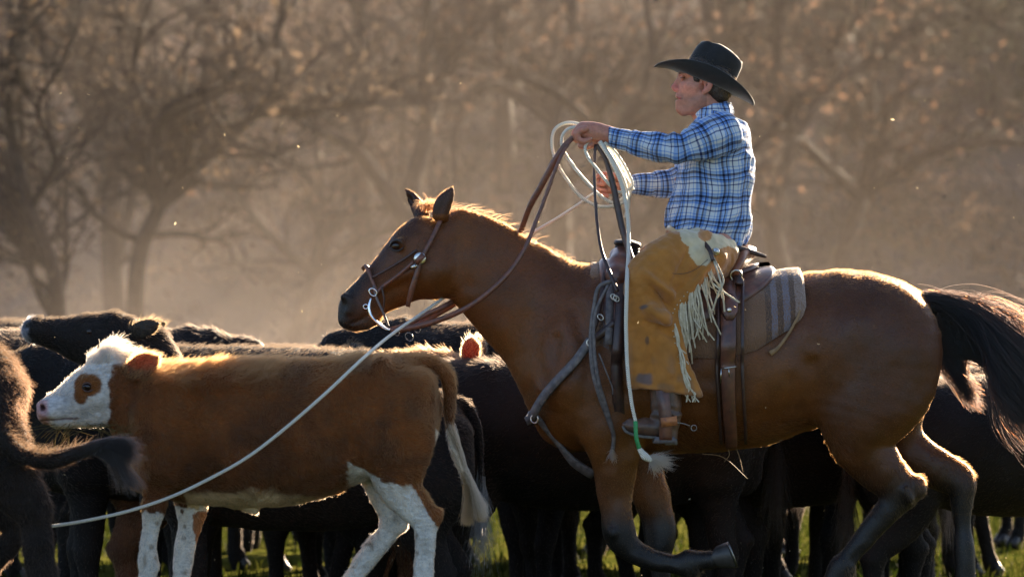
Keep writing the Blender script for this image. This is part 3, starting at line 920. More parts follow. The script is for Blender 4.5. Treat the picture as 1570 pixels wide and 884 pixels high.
    for j in range(k):
        s_ = j / (k - 1)
        c1 = base + np.array([70, 0, 8]) + np.stack([20 * t, lane2 * 8, -40 * t - 4 * clump], 1)
        c2 = end + np.array([-70, 0, 60])
        q = base * (1 - s_) ** 3 + 3 * c1 * s_ * (1 - s_) ** 2 + 3 * c2 * s_ ** 2 * (1 - s_) + end * s_ ** 3
        q = q + np.stack([0 * t, np.sin(s_ * 7 + lane * 4) * 3, np.sin(s_ * 9 + clump * 7) * 4 + rng.normal(0, .5, n)], 1)
        pts[:, j] = q
    # hanging strands along the back of the dock
    hd = slice(0, 1100)
    e2 = np.stack([1478 + 26 * rng.random(1100) + 4 * lane[hd], 10 * lane2[hd], -(585 + 40 * rng.random(1100) + 6 * lane[hd])], 1)
    for j in range(k):
        s_ = j / (k - 1)
        b0 = base[hd]
        pts[hd, j] = b0 * (1 - s_) ** 2 + 2 * (b0 + np.array([4, 0, -90])) * s_ * (1 - s_) + e2 * s_ ** 2 + np.stack([np.sin(s_ * 8 + lane[hd] * 5) * 2.5, 0 * e2[:, 0], np.cos(s_ * 6 + lane2[hd] * 5) * 2], 1)
    W3 = to_world(pts.reshape(-1, 3)).reshape(n, k, 3)
    tc = np.tile([0.002, 0.0012, 0.001, 1.0], (n, 1)); rd = rng.random(n) < 0.07; tc[rd, :3] = (0.03, 0.008, 0.003)
    hair_obj('tail', None, W3, np.full(n, 0.0009), tc, HAIR_TAIL, root)
    # mane: short wisps along the crest, a forelock between the ears
    n = 1300; k = 8
    t = rng.random(n) ** 1.2
    cre = cr([(668, 0, -322), (700, 0, -321), (732, 0, -329), (765, 0, -343), (800, 0, -362), (840, 0, -382), (885, 0, -406)], 20)
    fi = (t * (len(cre) - 1)).astype(int)
    base = cre[fi] + rng.normal(0, 1.5, (n, 3)) + np.array([0, 0, -3.]); 
    tu = vnoise(base * np.array([1, 0, 0]), 1 / 9., 8)
    side = np.where(tu > -.1, -1.0, 1.0)
    Lh = 8 + 26 * np.clip(tu, 0, 1) ** 1.5 + rng.random(n) * 8
    Lh *= np.where(t > 0.75, 0.5, 1)
    fly = rng.random(n) < 0.09
    dirv = np.stack([0.75 + 0 * t, side * (0.5 + 0.3 * rng.random(n)), 0.12 - 0.2 * rng.random(n)], 1)
    dirv[fly] = np.stack([0.95 + 0 * t, side * .2, 0.35 * rng.random(n) + 0.05], 1)[fly]
    Lh = np.where(fly, Lh * 1.9, Lh)
    pts = np.empty((n, k, 3))
    for j in range(k):
        s_ = j / (k - 1)
        pts[:, j] = base + dirv * (Lh * s_)[:, None] + np.stack([0 * t, side * 3 * np.sin(3 * s_), 4 * np.sin(3.0 * s_) - 9 * s_ * s_ * ~fly], 1)
    W3 = to_world(pts.reshape(-1, 3)).reshape(n, k, 3)
    tc = np.tile([0.05, 0.014, 0.006, 1.0], (n, 1)); tc[rng.random(n) < .4, :3] = (0.03, 0.012, 0.008)
    hair_obj('mane', None, W3, np.full(n, 0.0007), tc, HAIR, root)
    n = 240
    base = np.stack([658 + rng.normal(0, 6, n), rng.normal(0, 8, n), -321 + rng.normal(0, 3, n)], 1)
    e = np.stack([base[:, 0] + 4 + rng.normal(0, 14, n), base[:, 1] + rng.normal(0, 10, n), -(318 + rng.normal(0, 8, n))], 1)
    pts = np.empty((n, k, 3))
    for j in range(k):
        s_ = j / (k - 1)
        pts[:, j] = base * (1 - s_) ** 2 + 2 * (base + np.array([-2, -4, 18])) * s_ * (1 - s_) + e * s_ ** 2
    W3 = to_world(pts.reshape(-1, 3)).reshape(n, k, 3)
    tc = np.tile([0.07, 0.018, 0.007, 1.0], (n, 1))
    hair_obj('forelock', None, W3, np.full(n, 0.0007), tc, HAIR, root)
    return root
EYE = simple('glossy_dark_eye', (0.008, 0.005, 0.004), (0.02, 0.01, 0.008), rough=0.08, bmp=0)
HOOF = simple('hoof_horn', (0.05, 0.042, 0.038), (0.02, 0.017, 0.015), sc=40, rough=0.45)
IRON = simple('worn_iron', (0.35, 0.33, 0.31), (0.12, 0.11, 0.1), sc=60, rough=0.35, metal=1)
HORSE = build_horse()
# ------------------------------------------------------------------ cattle
def ear_material(name, skin, inner, amt=.35):
    m, nt, b = new_mat(name)
    out = nt.nodes['Material Output']
    tr = nd(nt, 'ShaderNodeBsdfTranslucent'); tr.inputs[0].default_value = inner + (1,)
    mx_ = nd(nt, 'ShaderNodeMixShader'); mx_.inputs[0].default_value = amt
    n = noise_out(nt, 60, 4, lo=.3, hi=.7)
    nt.links.new(mixc(nt, n, skin, tuple(q * .7 for q in skin)), b.inputs['Base Color'])
    b.inputs['Roughness'].default_value = 0.6
    nt.links.new(b.outputs[0], mx_.inputs[1]); nt.links.new(tr.outputs[0], mx_.inputs[2]); nt.links.new(mx_.outputs[0], out.inputs[0])
    return m
EAR_RED = ear_material('sunlit_red_ear', (0.12, 0.045, 0.018), (0.36, 0.06, 0.012))
EAR_BLACK = ear_material('black_ear', (0.009, 0.006, 0.005), (0.03, 0.008, 0.004), .15)
EYE_PINK = simple('pink_eyelid', (0.10, 0.055, 0.045), rough=0.4)
EYE_BLK = simple('black_eyelid', (0.02, 0.018, 0.018), rough=0.3)
COAT_SKIN = skin_mat('cattle_coat', rough=0.75, spec=0.2, bmp=0.35, sc=50, var=0.25)

def make_ear(pts, mat, parent, hcol, D=CAM_D, open_to=-1, count=1500, xf=None, hl=0.018, name='ear'):
    """thin cupped ear; pts (px,py,dy,r)"""
    P = [Prim([(a[0], a[1], a[2], a[3], 3.2) for a in pts], 4, 5)]
    P.append(Prim([(a[0], a[1] , a[2] + open_to * 4.6, max(a[3] * 0.72, 1), 3.8) for a in pts[1:]], 2, 5, 'cut'))
    V, Q = polygonize(P, 1.5)
    V = relax(V, Q, 2, .4)
    Vw = to_world(V, D) if xf is None else xf(V)
    me = np_mesh(name, Vw, Q)
    o = link(name, me, mat, parent, world=xf is None)
    Nw = vnormals(Vw, Q)
    if xf is None: a = np.array(W(*pts[0][:3], D)); b = np.array(W(*pts[-1][:3], D))
    else: a, b = xf(np.array([[pts[0][0], pts[0][2], -pts[0][1]], [pts[-1][0], pts[-1][2], -pts[-1][1]]]))
    d = (b - a) / np.linalg.norm(b - a)
    cc = np.tile(np.array(tuple(hcol) + (1,)), (len(Vw), 1))
    c = coat(Vw, Q, Nw, count, lambda p: np.full(len(p), hl), lambda p: np.tile(d, (len(p), 1)), cc, HAIR, o if xf is None else None, name='ear_hair', lift=0.6, k=4, rad=0.0006)
    if xf is not None: c.parent = o
    return o

# ---- the russet calf with the white face
def build_hero():
    D = 13.1
    P = []
    A = lambda pts, k=14, n=4, op='add': P.append(Prim(pts, k, n, op))
    A([(225, 655, 0, 88, 46), (265, 664, 0, 100, 62), (330, 668, 0, 108, 76), (410, 666, 0, 110, 84), (490, 655, 0, 104, 84), (560, 635, 0, 88, 76), (612, 622, 0, 74, 62)], 8, 3)
    A([(250, 640, 0, 76, 44), (215, 615, 0, 56, 36), (190, 596, 0, 46, 32)], 26, 3)
    A([(228, 700, 0, 38, 30), (222, 725, 0, 26, 24)], 20, 2)
    # head
    A([(190, 588, 0, 44, 32), (168, 590, 0, 44, 34), (148, 599, 0, 42, 33), (122, 611, 0, 34, 27), (98, 622, 0, 26, 24), (80, 629, 0, 22, 24), (74, 633, 0, 18, 21)], 10, 4)
    A([(166, 632, 0, 22, 20), (130, 640, 0, 15, 16), (95, 645, 0, 10, 14), (88, 647, 0, 8, 12)], 10, 3)
    A([(172, 545, 0, 15, 22), (184, 547, 0, 12, 18)], 12, 2)
    A([(150, 562, 0, 12, 22)], 12, 1)
    for s in (-1, 1):
        A([(68, 622, s * 15, 9, 8), (72, 632, s * 17, 9, 8)], 7, 2)
        A([(146, 585, s * 31, 8, 5), (134, 583, s * 29, 7, 4)], 7, 2)
        P.append(Prim([(66, 622, s * 20, 3.5, 5), (71, 627, s * 23, 4, 5)], 3, 2, 'cut'))
        P.append(Prim([(137, 592, s * 33, 6, 5)], 4, 1, 'cut'))
        P.append(Prim([(74, 643, s * 22, 1.4, 8), (95, 641, s * 24, 1.5, 8), (120, 639, s * 25, 1.3, 7)], 3, 3, 'cut'))
    # shoulder, hip bones
    for s in (-1, 1):
        A([(262, 600, s * 42, 40, 22), (255, 660, s * 58, 42, 22), (248, 710, s * 50, 34, 24)], 24, 3)
        A([(588, 564, s * 42, 18, 14)], 16, 1); A([(652, 590, s * 26, 14, 12)], 14, 1)
        P.append(Prim([(300, 600, s * 86, 10, 12), (292, 680, s * 88, 10, 12), (300, 740, s * 74, 10, 12)], 26, 3, 'cut'))
        P.append(Prim([(525, 640, s * 92, 12, 12), (532, 690, s * 86, 12, 12)], 26, 2, 'cut'))
    # near fore leg, far fore leg, second far fore seen behind
    A([(248, 715, -40, 36, 24), (244, 750, -38, 22, 17), (241, 778, -38, 19, 15), (236, 800, -38, 13, 11), (232, 835, -38, 12.5, 10), (231, 862, -38, 15, 12), (229, 880, -38, 13, 11), (224, 905, -38, 17, 14), (222, 925, -38, 19, 15)], 12, 4)
    A([(290, 730, 34, 34, 22), (290, 775, 34, 24, 17), (285, 820, 34, 17, 13), (278, 860, 34, 14, 11), (272, 920, 34, 12, 10), (268, 960, 34, 15, 12), (262, 1000, 34, 17, 14)], 12, 4)
    # near hind leg
    A([(600, 600, -32, 64, 36), (610, 660, -38, 62, 38), (608, 705, -38, 48, 30), (615, 745, -37, 34, 22), (640, 778, -36, 25, 16), (658, 795, -36, 20, 13)], 16, 4)
    A([(656, 792, -36, 20, 13), (653, 820, -36, 16, 12), (650, 860, -36, 15, 11), (648, 930, -36, 14, 11), (646, 970, -36, 17, 13), (638, 1005, -36, 18, 14)], 6, 4)
    A([(672, 788, -36, 8, 7)], 8, 1)
    # far hind leg
    A([(592, 640, 34, 56, 32), (586, 700, 36, 44, 26), (590, 745, 36, 33, 20), (602, 785, 36, 25, 16), (600, 805, 36, 22, 14)], 16, 4)
    A([(604, 800, 36, 22, 14), (588, 825, 36, 17, 12), (562, 855, 36, 15, 11), (540, 890, 36, 13, 11), (520, 925, 36, 15, 12), (505, 955, 36, 17, 13)], 6, 4)
    # tail head
    A([(620, 565, 0, 22, 20), (648, 556, 0, 13, 12), (668, 560, 0, 10, 9), (684, 576, 0, 10, 8), (690, 600, 0, 9, 7), (689, 630, 0, 7.5, 6), (690, 665, 0, 6.5, 5), (700, 700, 0, 5.5, 5), (716, 735, 0, 4, 4)], 8, 4)
    A([(380, 775, 0, 10, 8), (392, 783, 0, 6, 6)], 10, 2)
    V, Q = polygonize(P, 2.6)
    V = relax(V, Q, 2, .5)
    N = vnormals(V, Q)
    V = V + N * (vnoise(V, 1 / 30., 3) * 2.6 + vnoise(V * np.array([1, 1, .45]), 1 / 13., 4) * 1.5 + vnoise(V, 1 / 6., 14) * .7)[:, None]
    x, y, z = V[:, 0], V[:, 1], -V[:, 2]
    nz = vnoise(V, 1 / 16., 5) + 0.5 * vnoise(V, 1 / 6., 6)
    c = np.tile([0.145, 0.043, 0.0065], (len(V), 1))
    def mx(c, col, m): return c * (1 - m[:, None]) + np.asarray(col) * m[:, None]
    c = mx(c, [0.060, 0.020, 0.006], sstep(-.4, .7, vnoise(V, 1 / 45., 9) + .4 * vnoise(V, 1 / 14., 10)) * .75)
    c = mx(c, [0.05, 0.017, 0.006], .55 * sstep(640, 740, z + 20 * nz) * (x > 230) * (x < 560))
    white = np.array([0.52, 0.50, 0.47])
    face = sstep(174, 170, x + nz * 5 + 0.06 * (z - 600)) * (z < 662)
    c = mx(c, white, face)
    tuft = (z < 558) * (x < 192) * 1.0
    c = mx(c, white, tuft)
    patch = sstep(1.12, .95, np.hypot((x - 139) / 21, (z - 589) / 17) + nz * .16)
    patch = np.maximum(patch, sstep(1.12, .95, np.hypot((x - 127) / 11, (z - 604) / 15) + nz * .16))
    c = mx(c, [0.17, 0.06, 0.015], patch)
    nose = sstep(80, 72, x + nz * 3) * (z > 612)
    c = mx(c, [0.50, 0.30, 0.28], nose)
    c = mx(c, [0.05, 0.02, 0.02], sstep(5.5, 3, np.hypot((x - 68), (z - 624) * .8)) * 1.0)
    c = mx(c, [0.12, 0.07, 0.06], (np.abs(z - (643 - (x - 74) * .06)) < 1.6) * (x < 122) * .8)
    belly = sstep(742, 762, z + nz * 8 - 0.07 * (x - 300) * (x > 430)) * (x > 285) * (x < 560)
    c = mx(c, [0.50, 0.38, 0.24], belly)
    fl = (x > 534 + nz * 4) & (x < 585) & (z > 700 + (x - 530) * 0.55 + nz * 3) & (z < 790)
    c = mx(c, white * .85, fl * 1.0)
    hind = (x > 552 + nz * 6 - .5 * (z - 740)) & (z > 738 + nz * 4 + np.maximum(0, (x - 632)) * 1.7)
    c = mx(c, white * .92, hind * 1.0)
    fore = (x < 330) & (x > 190) & (z > 782 + nz * 8)
    c = mx(c, white, fore * 1.0)
    farf = (x > 262) & (x < 330) & (z > 785) & (x > 298 + nz * 5)
    c = mx(c, [0.25, 0.10, 0.04], farf * 1.0)
    tl = (x > 668) & (z > 655) & (z < 745)
    c = mx(c, white, tl * 1.0)
    mud = sstep(.45, .8, vnoise(V, 1 / 9., 12)) * (z > 780)
    c = mx(c, [0.16, 0.12, 0.08], mud * .75)
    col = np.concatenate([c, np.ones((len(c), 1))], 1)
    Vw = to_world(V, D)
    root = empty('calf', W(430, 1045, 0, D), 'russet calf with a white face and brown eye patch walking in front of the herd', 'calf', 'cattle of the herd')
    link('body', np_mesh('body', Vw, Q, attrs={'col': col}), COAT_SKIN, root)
    Nw = vnormals(Vw, Q)
    s = scale(D)
    def comb(p):
        px = p[:, 0] / s + 785; py = HOR - (p[:, 2] - CAM_Z) / s
        d = np.zeros_like(p); d[:, 0] = 0.9; d[:, 2] = -0.6
        h = px < 172
        d[h] = (0.9, 0, 0.45)
        d[:, 0] += .7 * np.sin(px / 19. + np.sin(py / 23.) * 2) * (px > 200); d[:, 2] += .5 * np.cos(py / 15. + px / 40.) * (px > 200)
        d[h & (py < 560)] = (0.3, 0, 1)
        d[py > 760] = (0.2, 0, -1)
        t = (px > 665) & (py < 740) & (py > 560); d[t] = (0.2, 0, -1)
        return d
    def length(p):
        px = p[:, 0] / s + 785; py = HOR - (p[:, 2] - CAM_Z) / s
        L = np.full(len(p), 0.016)
        L = np.where(px < 172, 0.010, L)
        L = np.where((py < 560) & (px < 200), 0.026, L)
        L = np.where((py < 590) & (px > 195) & (px < 420), 0.028, L)
        L = np.where((px < 110) & (py > 608), 0.003, L)
        L = np.where((px > 668) & (py > 560), 0.018, L)
        L = np.where(py > 770, 0.010, L)
        return L
    hl = col.copy(); hl[:, :3] = np.minimum(hl[:, :3] * 1.35 + 0.006, .8)
    coat(Vw, Q, Nw, 190000, length, comb, hl, HAIR, root, lift=0.45, rad=0.0006, k=4, jitter=.28, curl=.15)
    # tail switch
    n = 2600; k = 9
    ax = cr([(690, 0, -650), (700, 0, -700), (718, 0, -740)], 20)
    b0 = ax[rng.integers(0, len(ax), n)] + rng.normal(0, 3, (n, 3))
    u = rng.random(n)
    pts = np.empty((n, k, 3))
    e = np.stack([738 + rng.normal(0, 5, n) - 22 * (u > .82), rng.normal(0, 5, n), -(775 + 30 * u)], 1)
    for j in range(k):
        t = j / (k - 1)
        pts[:, j] = b0 * (1 - t) ** 2 + 2 * t * (1 - t) * (np.array([722, 0, -735]) + rng.normal(0, 1, 3)) + e * t * t + rng.normal(0, .35 + 1.2 * t, (n, 3))
    tc = np.tile([0.62, 0.57, 0.50, 1.0], (n, 1)); dk = u > .7; tc[dk, :3] = (0.22, 0.15, 0.08)
    hair_obj('tail_switch', None, to_world(pts.reshape(-1, 3), D).reshape(n, k, 3), np.full(n, .0006), tc, HAIR, root)
    # ears, eyes
    make_ear([(192, 573, -28, 9), (206, 568, -38, 15), (222, 561, -46, 19), (237, 553, -50, 15), (246, 547, -50, 4)], EAR_RED, root, (0.5, 0.22, 0.08), D, count=3200, hl=.015)
    make_ear([(188, 566, 26, 7), (196, 556, 38, 12), (204, 549, 48, 12), (210, 544, 55, 3)], EAR_RED, root, (0.6, 0.3, 0.12), D, open_to=1)
    for q in (-1, 1):
        m = MB(); ellipsoid(m, W(137, 592, q * 29, D), (0.018, 0.013, 0.014)); m.build('eye', EYE, root)
        lid = MB()
        tube(lid, pxpath([(129, 594, q * 29), (132, 588, q * 32), (138, 586, q * 33), (144, 589, q * 33), (147, 595, q * 31)], D), [.0015, .003, .0035, .003, .0015], 8)
        tube(lid, pxpath([(129, 594, q * 29), (136, 599, q * 32), (143, 598, q * 32), (147, 595, q * 31)], D), [.0015, .0025, .0025, .0015], 8)
        lid.build('eyelid', EYE_PINK, root)
    for c in ((220, 935, -38), (258, 1020, 34), (634, 1025, -36), (496, 975, 36)):
        m = MB()
        for sd_ in (-1, 1):
            pts = [W(c[0] + 4, c[1] - 14, c[2] + sd_ * 7, D), W(c[0], c[1], c[2] + sd_ * 7, D), W(c[0] - 6, c[1] + 14, c[2] + sd_ * 7, D)]
            tube(m, pts, [.018, .024, .028], 10)
        m.build('hoof', HOOF, root)
    return root
HERO = build_hero()

# ---- black and brown cattle: bodies in a local frame, pixels at 385 to the metre, ground at 0, facing -x
def local_xf(V): return V / PPM

def cow_body(poll=(-345, 440), muzzle=(-470, 372), legs=None, tail='hang', fat=1.0, color=(0.007, 0.005, 0.0042), ears=EAR_BLACK, ear_h=(0.012, 0.008, 0.006),
             nhair=26000, marks=None, hl=.016, ear_pts=None, hs=1.0, h=3.4, tailpts=None, hair_col=None):
    """prototype: (body mesh, coat curves, ear pieces ...) as a list of parts"""
    P = []
    A = lambda pts, k=14, n=4, op='add': P.append(Prim([(a[0], -a[1]) + tuple(a[2:]) for a in pts], k, n, op))
    A([(-232, 345, 0, 108, 66 * fat), (-150, 348, 0, 124, 92 * fat), (-30, 344, 0, 130, 116 * fat), (90, 346, 0, 126, 118 * fat), (180, 362, 0, 108, 104 * fat), (238, 378, 0, 90, 80 * fat)], 10, 3)
    px, pz = poll; mx_, mz = muzzle
    a = np.array([mx_ - px, mz - pz], float); L = np.linalg.norm(a); a /= L
    pr = np.array([a[1], -a[0]]) 
    if pr[1] > 0 and a[0] < 0: pr = -pr            # towards the jaw
    if a[0] < 0: pr = np.array([-a[1], a[0]]) if np.array([-a[1], a[0]])[1] < 0 or abs(a[0]) < .3 else pr
    pt = lambda t, o, *r: (px + a[0] * L * t + pr[0] * o, pz + a[1] * L * t + pr[1] * o) + tuple(r)
    # neck
    A([(-215, 370, 0, 96, 56), (-270, (370 + pz) / 2 + 6, 0, 72, 44), (px + 22, pz - 30 + (0 if pz > 400 else 20), 0, 50 * hs, 36)], 30, 3)
    A([(-240, 280, 0, 44, 30), (-268, 262, 0, 26, 20)], 26, 2)
    A([pt(0, 24, 0, 40 * hs, 34 * hs), pt(.2, 24, 0, 42 * hs, 36 * hs), pt(.42, 22, 0, 37 * hs, 32 * hs), pt(.68, 18, 0, 27, 25), pt(.92, 17, 0, 22, 24), pt(1.0, 17, 0, 18, 22)], 10, 4)
    A([pt(.97, 17, 0, 22, 26)], 8, 1)
    for s in (-1, 1):
        P.append(Prim([(lambda q: (q[0], -q[1]) + q[2:])(pt(t_, 35, s * w2, 1.8, 8)) for t_, w2 in ((.62, 30), (.85, 30), (1.08, 26))], 3, 3, 'cut'))
    A([pt(.12, 50 * hs, 0, 22, 18), pt(.42, 46 * hs, 0, 15, 15), pt(.85, 32, 0, 10, 16)], 10, 3)
    A([pt(-.02, -8, 0, 14, 20)], 12, 1); A([pt(.14, -10 * hs, 0, 18, 24)], 16, 1)
    for s in (-1, 1):
        A([pt(.34, 6, s * 31 * hs, 8, 6), pt(.42, 6, s * 29 * hs, 7, 5)], 6, 2)
        P.append(Prim([(lambda q: (q[0], -q[1]) + q[2:])(pt(1.05, 12, s * 15, 4, 7))], 3, 1, 'cut'))
        A([(-190, 420, s * 44, 50, 26), (-200, 340, s * 66 * fat, 56, 28), (-205, 270, s * 58, 44, 28)], 26, 3)
        A([(185, 440, s * 52, 20, 18)], 26, 1)
        P.append(Prim([(150, -300, s * 128 * fat, 14, 14), (158, -260, s * 118 * fat, 14, 14)], 30, 2, 'cut'))
    lg = dict(nf=0, ff=-25, nh=0, fh=30)
    lg.update(legs or {})
    def fore(dx, y):
        A([(-205, 275, y, 48, 32), (-203 + dx * .3, 215, y, 30, 24), (-202 + dx * .6, 165, y, 24, 20), (-205 + dx * .75, 140, y, 23, 19), (-202 + dx * .9, 100, y, 15, 13), (-202 + dx, 45, y, 15, 13), (-204 + dx, 30, y, 19, 15), (-212 + dx, 5, y, 20, 16), (-214 + dx, 0, y, 22, 18)], 14, 4)
    def hind(dx, y):
        A([(218, 380, y * .8, 86, 42), (225, 300, y, 80, 44), (215, 245, y, 58, 34), (225 + dx * .2, 200, y, 38, 25), (252 + dx * .5, 160, y, 27, 18), (262 + dx * .6, 140, y, 24, 17)], 18, 4)
        A([(262 + dx * .6, 140, y, 23, 16), (256 + dx * .8, 100, y, 17, 13), (250 + dx, 45, y, 16, 13), (246 + dx, 30, y, 19, 15), (236 + dx, 5, y, 20, 16), (234 + dx, 0, y, 22, 18)], 6, 4)
        A([(280 + dx * .6, 146, y, 9, 8)], 8, 1)
    fore(lg['nf'], -44); fore(lg['ff'], 44); hind(lg['nh'], -46); hind(lg['fh'], 46)
    tp = tailpts or [(262, 445, 0), (290, 440, 0), (312, 400, 0), (318, 330, 0), (318, 250, 0)]
    A([(245, 440, 0, 24, 22)] + [(q[0], q[1], q[2], max(11 - i * 1.6, 4), max(10 - i * 1.5, 4)) for i, q in enumerate(tp)], 10, 4)
    V, Q = polygonize(P, h)
    V = relax(V, Q, 2, .5)
    N = vnormals(V, Q)
    V = V + N * (vnoise(V, 1 / 40., 3) * 1.6 + vnoise(V, 1 / 12., 4) * 0.4)[:, None]
    c = np.tile(np.array(color), (len(V), 1)) * (1 + .35 * vnoise(V, 1 / 40., 5))[:, None]
    if marks is not None: c = marks(V, c)
    col = np.concatenate([c, np.ones((len(c), 1))], 1)
    Vl = local_xf(V)
    Nl = vnormals(Vl, Q)
    parts = []
    bo = link('body', np_mesh('body', Vl, Q, attrs={'col': col}), COAT_SKIN)
    parts.append((bo, None))
    def comb(p):
        d = np.zeros_like(p); d[:, 0] = .9; d[:, 2] = -.55
        d[p[:, 2] < .5] = (.1, 0, -1)
        return d
    def length(p):
        L = np.full(len(p), hl); L = np.where(p[:, 2] > 1.12, hl * 1.5, L)
        return np.where(p[:, 2] < .5, hl * .7, L)
    hc = col.copy(); hc[:, :3] = hc[:, :3] * 1.1 + np.array([.001, .0005, .0003])
    if hair_col is not None: hc[:, :3] = hair_col
    co = coat(Vl, Q, Nl, nhair, length, comb, hc, HAIR if color[0] > .05 else HAIR_BLACK, None, lift=.5, rad=.0008, k=4, curl=.15, top=.45)
    parts.append((co, None))
    # switch of the tail
    n = 350; k = 7
    q1 = np.array([tp[-2][0], tp[-2][2], tp[-2][1]], float); q2 = np.array([tp[-1][0], tp[-1][2], tp[-1][1]], float)
    dd = (q2 - q1) / np.linalg.norm(q2 - q1)
    b0 = q1 + (q2 - q1) * rng.random(n)[:, None] + rng.normal(0, 3, (n, 3))
    pts = np.empty((n, k, 3)); dr = rng.normal(0, .16, (n, 3)) + dd * .5 + np.array([0, 0, -.7 if tailpts is None else -.25])
    for j in range(k):
        pts[:, j] = b0 + dr * (95 * j / (k - 1)) + rng.normal(0, 1, (n, 3)) * j * .25
    sw = hair_obj('tail_switch', None, local_xf(pts.reshape(-1, 3)).reshape(n, k, 3), np.full(n, .0007), np.tile(np.append(hc[0, :3] * .6, 1), (n, 1)), HAIR_TAIL, None)
    parts.append((sw, None))
    def ear3(base, mid, tip, r, op):
        return make_ear([(base[0], -base[1], base[2], r * .55), (mid[0], -mid[1], mid[2], r), (tip[0] * .7 + mid[0] * .3, -(tip[1] * .7 + mid[1] * .3), tip[2] * .7 + mid[2] * .3, r * .8), (tip[0], -tip[1], tip[2], 2.5)],
                        ears, None, ear_h, open_to=op, count=700, xf=local_xf, hl=.02)
    b1 = pt(.04, 14)
    for s in (-1, 1):
        if ear_pts is None:
            e = ear3((b1[0], b1[1], s * 30), (b1[0] + 16, b1[1] + 2, s * 56), (b1[0] + 26, b1[1] - 6, s * 92), 15, -s)
        else:
            e = ear3(*[(q[0], q[1], q[2] * (-s)) for q in ear_pts], 16, s)
        parts.append((e, e.children[0]))
        m = MB(); q = pt(.37, 9); ellipsoid(m, (q[0] / PPM, s * 32.5 * hs / PPM, q[1] / PPM), (.017, .013, .015)); parts.append((m.build('eye', EYE), None))
    lg2 = [(-214 + lg['nf'], -44), (-214 + lg['ff'], 44), (234 + lg['nh'], -46), (234 + lg['fh'], 46)]
    for (x0, y0) in lg2:
        m = MB()
        for sd_ in (-1, 1):
            tube(m, [Vector(((x0 + 2) / PPM, (y0 + sd_ * 9) / PPM, .06)), Vector(((x0 - 4) / PPM, (y0 + sd_ * 9) / PPM, .03)), Vector(((x0 - 10) / PPM, (y0 + sd_ * 9) / PPM, 0.0))], [.022, .028, .034], 10)
        parts.append((m.build('hoof', HOOF), None))
    return parts

USED = set()
def place_cow(parts, px, D, label, face=1, yaw=0.0, sc=1.0, name='cow', cat='cow', back=None):
    """px: photograph column of the body's middle; face 1 looks left, -1 looks right"""
    p = W(px, 0, 0, D)
    root = empty(name, (p.x, D - CAM_D, 0), label, cat, 'cattle of the herd')
    if back is not None:         # back line at photograph row `back`
        z = CAM_Z + (HOR - back) * scale(D); sc = z / (474 / PPM)
    root.scale = (sc, sc, sc)
    root.rotation_euler = (0, 0, (0 if face > 0 else math.pi) + yaw)
    first = id(parts) not in USED
    USED.add(id(parts))
    for o, ch in parts:
        q = o if first else o.copy()
        if not first: COL.objects.link(q)
        q.parent = root
        if ch is not None:
            c2 = ch if first else ch.copy()
            if not first: COL.objects.link(c2)
            c2.parent = q
    return root

BLK = dict()
A1 = cow_body()                                                           # head level
A2 = cow_body(legs=dict(nf=-35, ff=30, nh=30, fh=-35), poll=(-330, 395), muzzle=(-420, 285))   # walking, head low
# calf with its head raised, muzzle high
up = cow_body(poll=(-313, 572), muzzle=(-480, 590), fat=.8, legs=dict(nf=20, ff=-20, nh=-20, fh=25), nhair=70000, hl=.014, hs=1.16, h=2.8,
              ear_pts=((-312, 562, 24), (-286, 572, 46), (-252, 584, 54)),
              marks=lambda V, c: c + sstep(.2, .8, sstep(-478, -494, V[:, 0] + 4 * vnoise(V, 1 / 5., 2)) + .25 * vnoise(V, 1 / 4., 3) - .35 * (np.hypot(V[:, 0] + 492, V[:, 2] - 582) < 7))[:, None] * np.array([.10, .11, .14]))
def red_marks(V, c):
    c = c.copy(); return c
R1 = cow_body(color=(0.11, 0.045, 0.022), ears=EAR_RED, ear_h=(.7, .4, .18), legs=dict(nf=-20, ff=20, nh=10, fh=-20), nhair=60000, hl=.022, ear_pts=((-330, 455, 30), (-338, 474, 44), (-342, 500, 50)))

cow_up = place_cow(up, 464, 14.35, 'black calf lifting its muzzle high above the white faced calf', sc=.88, name='calf', cat='calf')
place_cow(A1, 872, 15.35, 'black cow whose dark head shows just below the horse muzzle', sc=1.09, yaw=-.12)
place_cow(R1, 420, 15.1, 'reddish brown cow with a sunlit red ear beside the horse chest', face=-1, back=541, yaw=-.1)
place_cow(A1, 905, 14.95, 'big black cow standing between the calf tail and the horse chest', face=-1, back=545, yaw=.12)
place_cow(A1, 1180, 15.6, 'black cow standing behind the horse belly', back=560, yaw=-.06)
place_cow(A1, 1560, 15.2, 'black cow behind the horse tail at the right edge', face=-1, back=575, yaw=.1)
place_cow(A2, 330, 16.6, 'dark cow whose back shows behind the raised black head', back=527, yaw=-.1)
place_cow(A2, -130, 17.6, 'dark cow farthest left in the back row of the herd', back=487, yaw=-.1)
place_cow(A1, 330, 15.0, 'black cow with its head between the two calves at the left', back=530, yaw=.05)
place_cow(A2, 830, 17.4, 'black cow in the back row beyond the horse neck', back=508, yaw=.1)
place_cow(A1, 700, 17.8, 'dark cow in the back row under the rein', face=-1, back=535)
place_cow(A2, 1440, 16.4, 'dark cow seen between the hind legs of the horse', back=560, yaw=.2)
place_cow(A1, 60, 16.2, 'black cow at the left edge behind the shaggy calf', face=-1, back=505, yaw=.3)
place_cow(A1, 1010, 18.6, 'black cow in the second row behind the rider', back=540, yaw=-.3)
place_cow(A2, 1330, 18.4, 'black cow in the second row behind the horse croup', face=-1, back=540, yaw=.2)
place_cow(A2, 560, 19.2, 'dark cow in the far row beyond the calf rump', face=-1, back=535, yaw=.3)
place_cow(A1, 370, 19.6, 'dark cow in the far row beyond the middle of the calf', back=533, yaw=-.2)
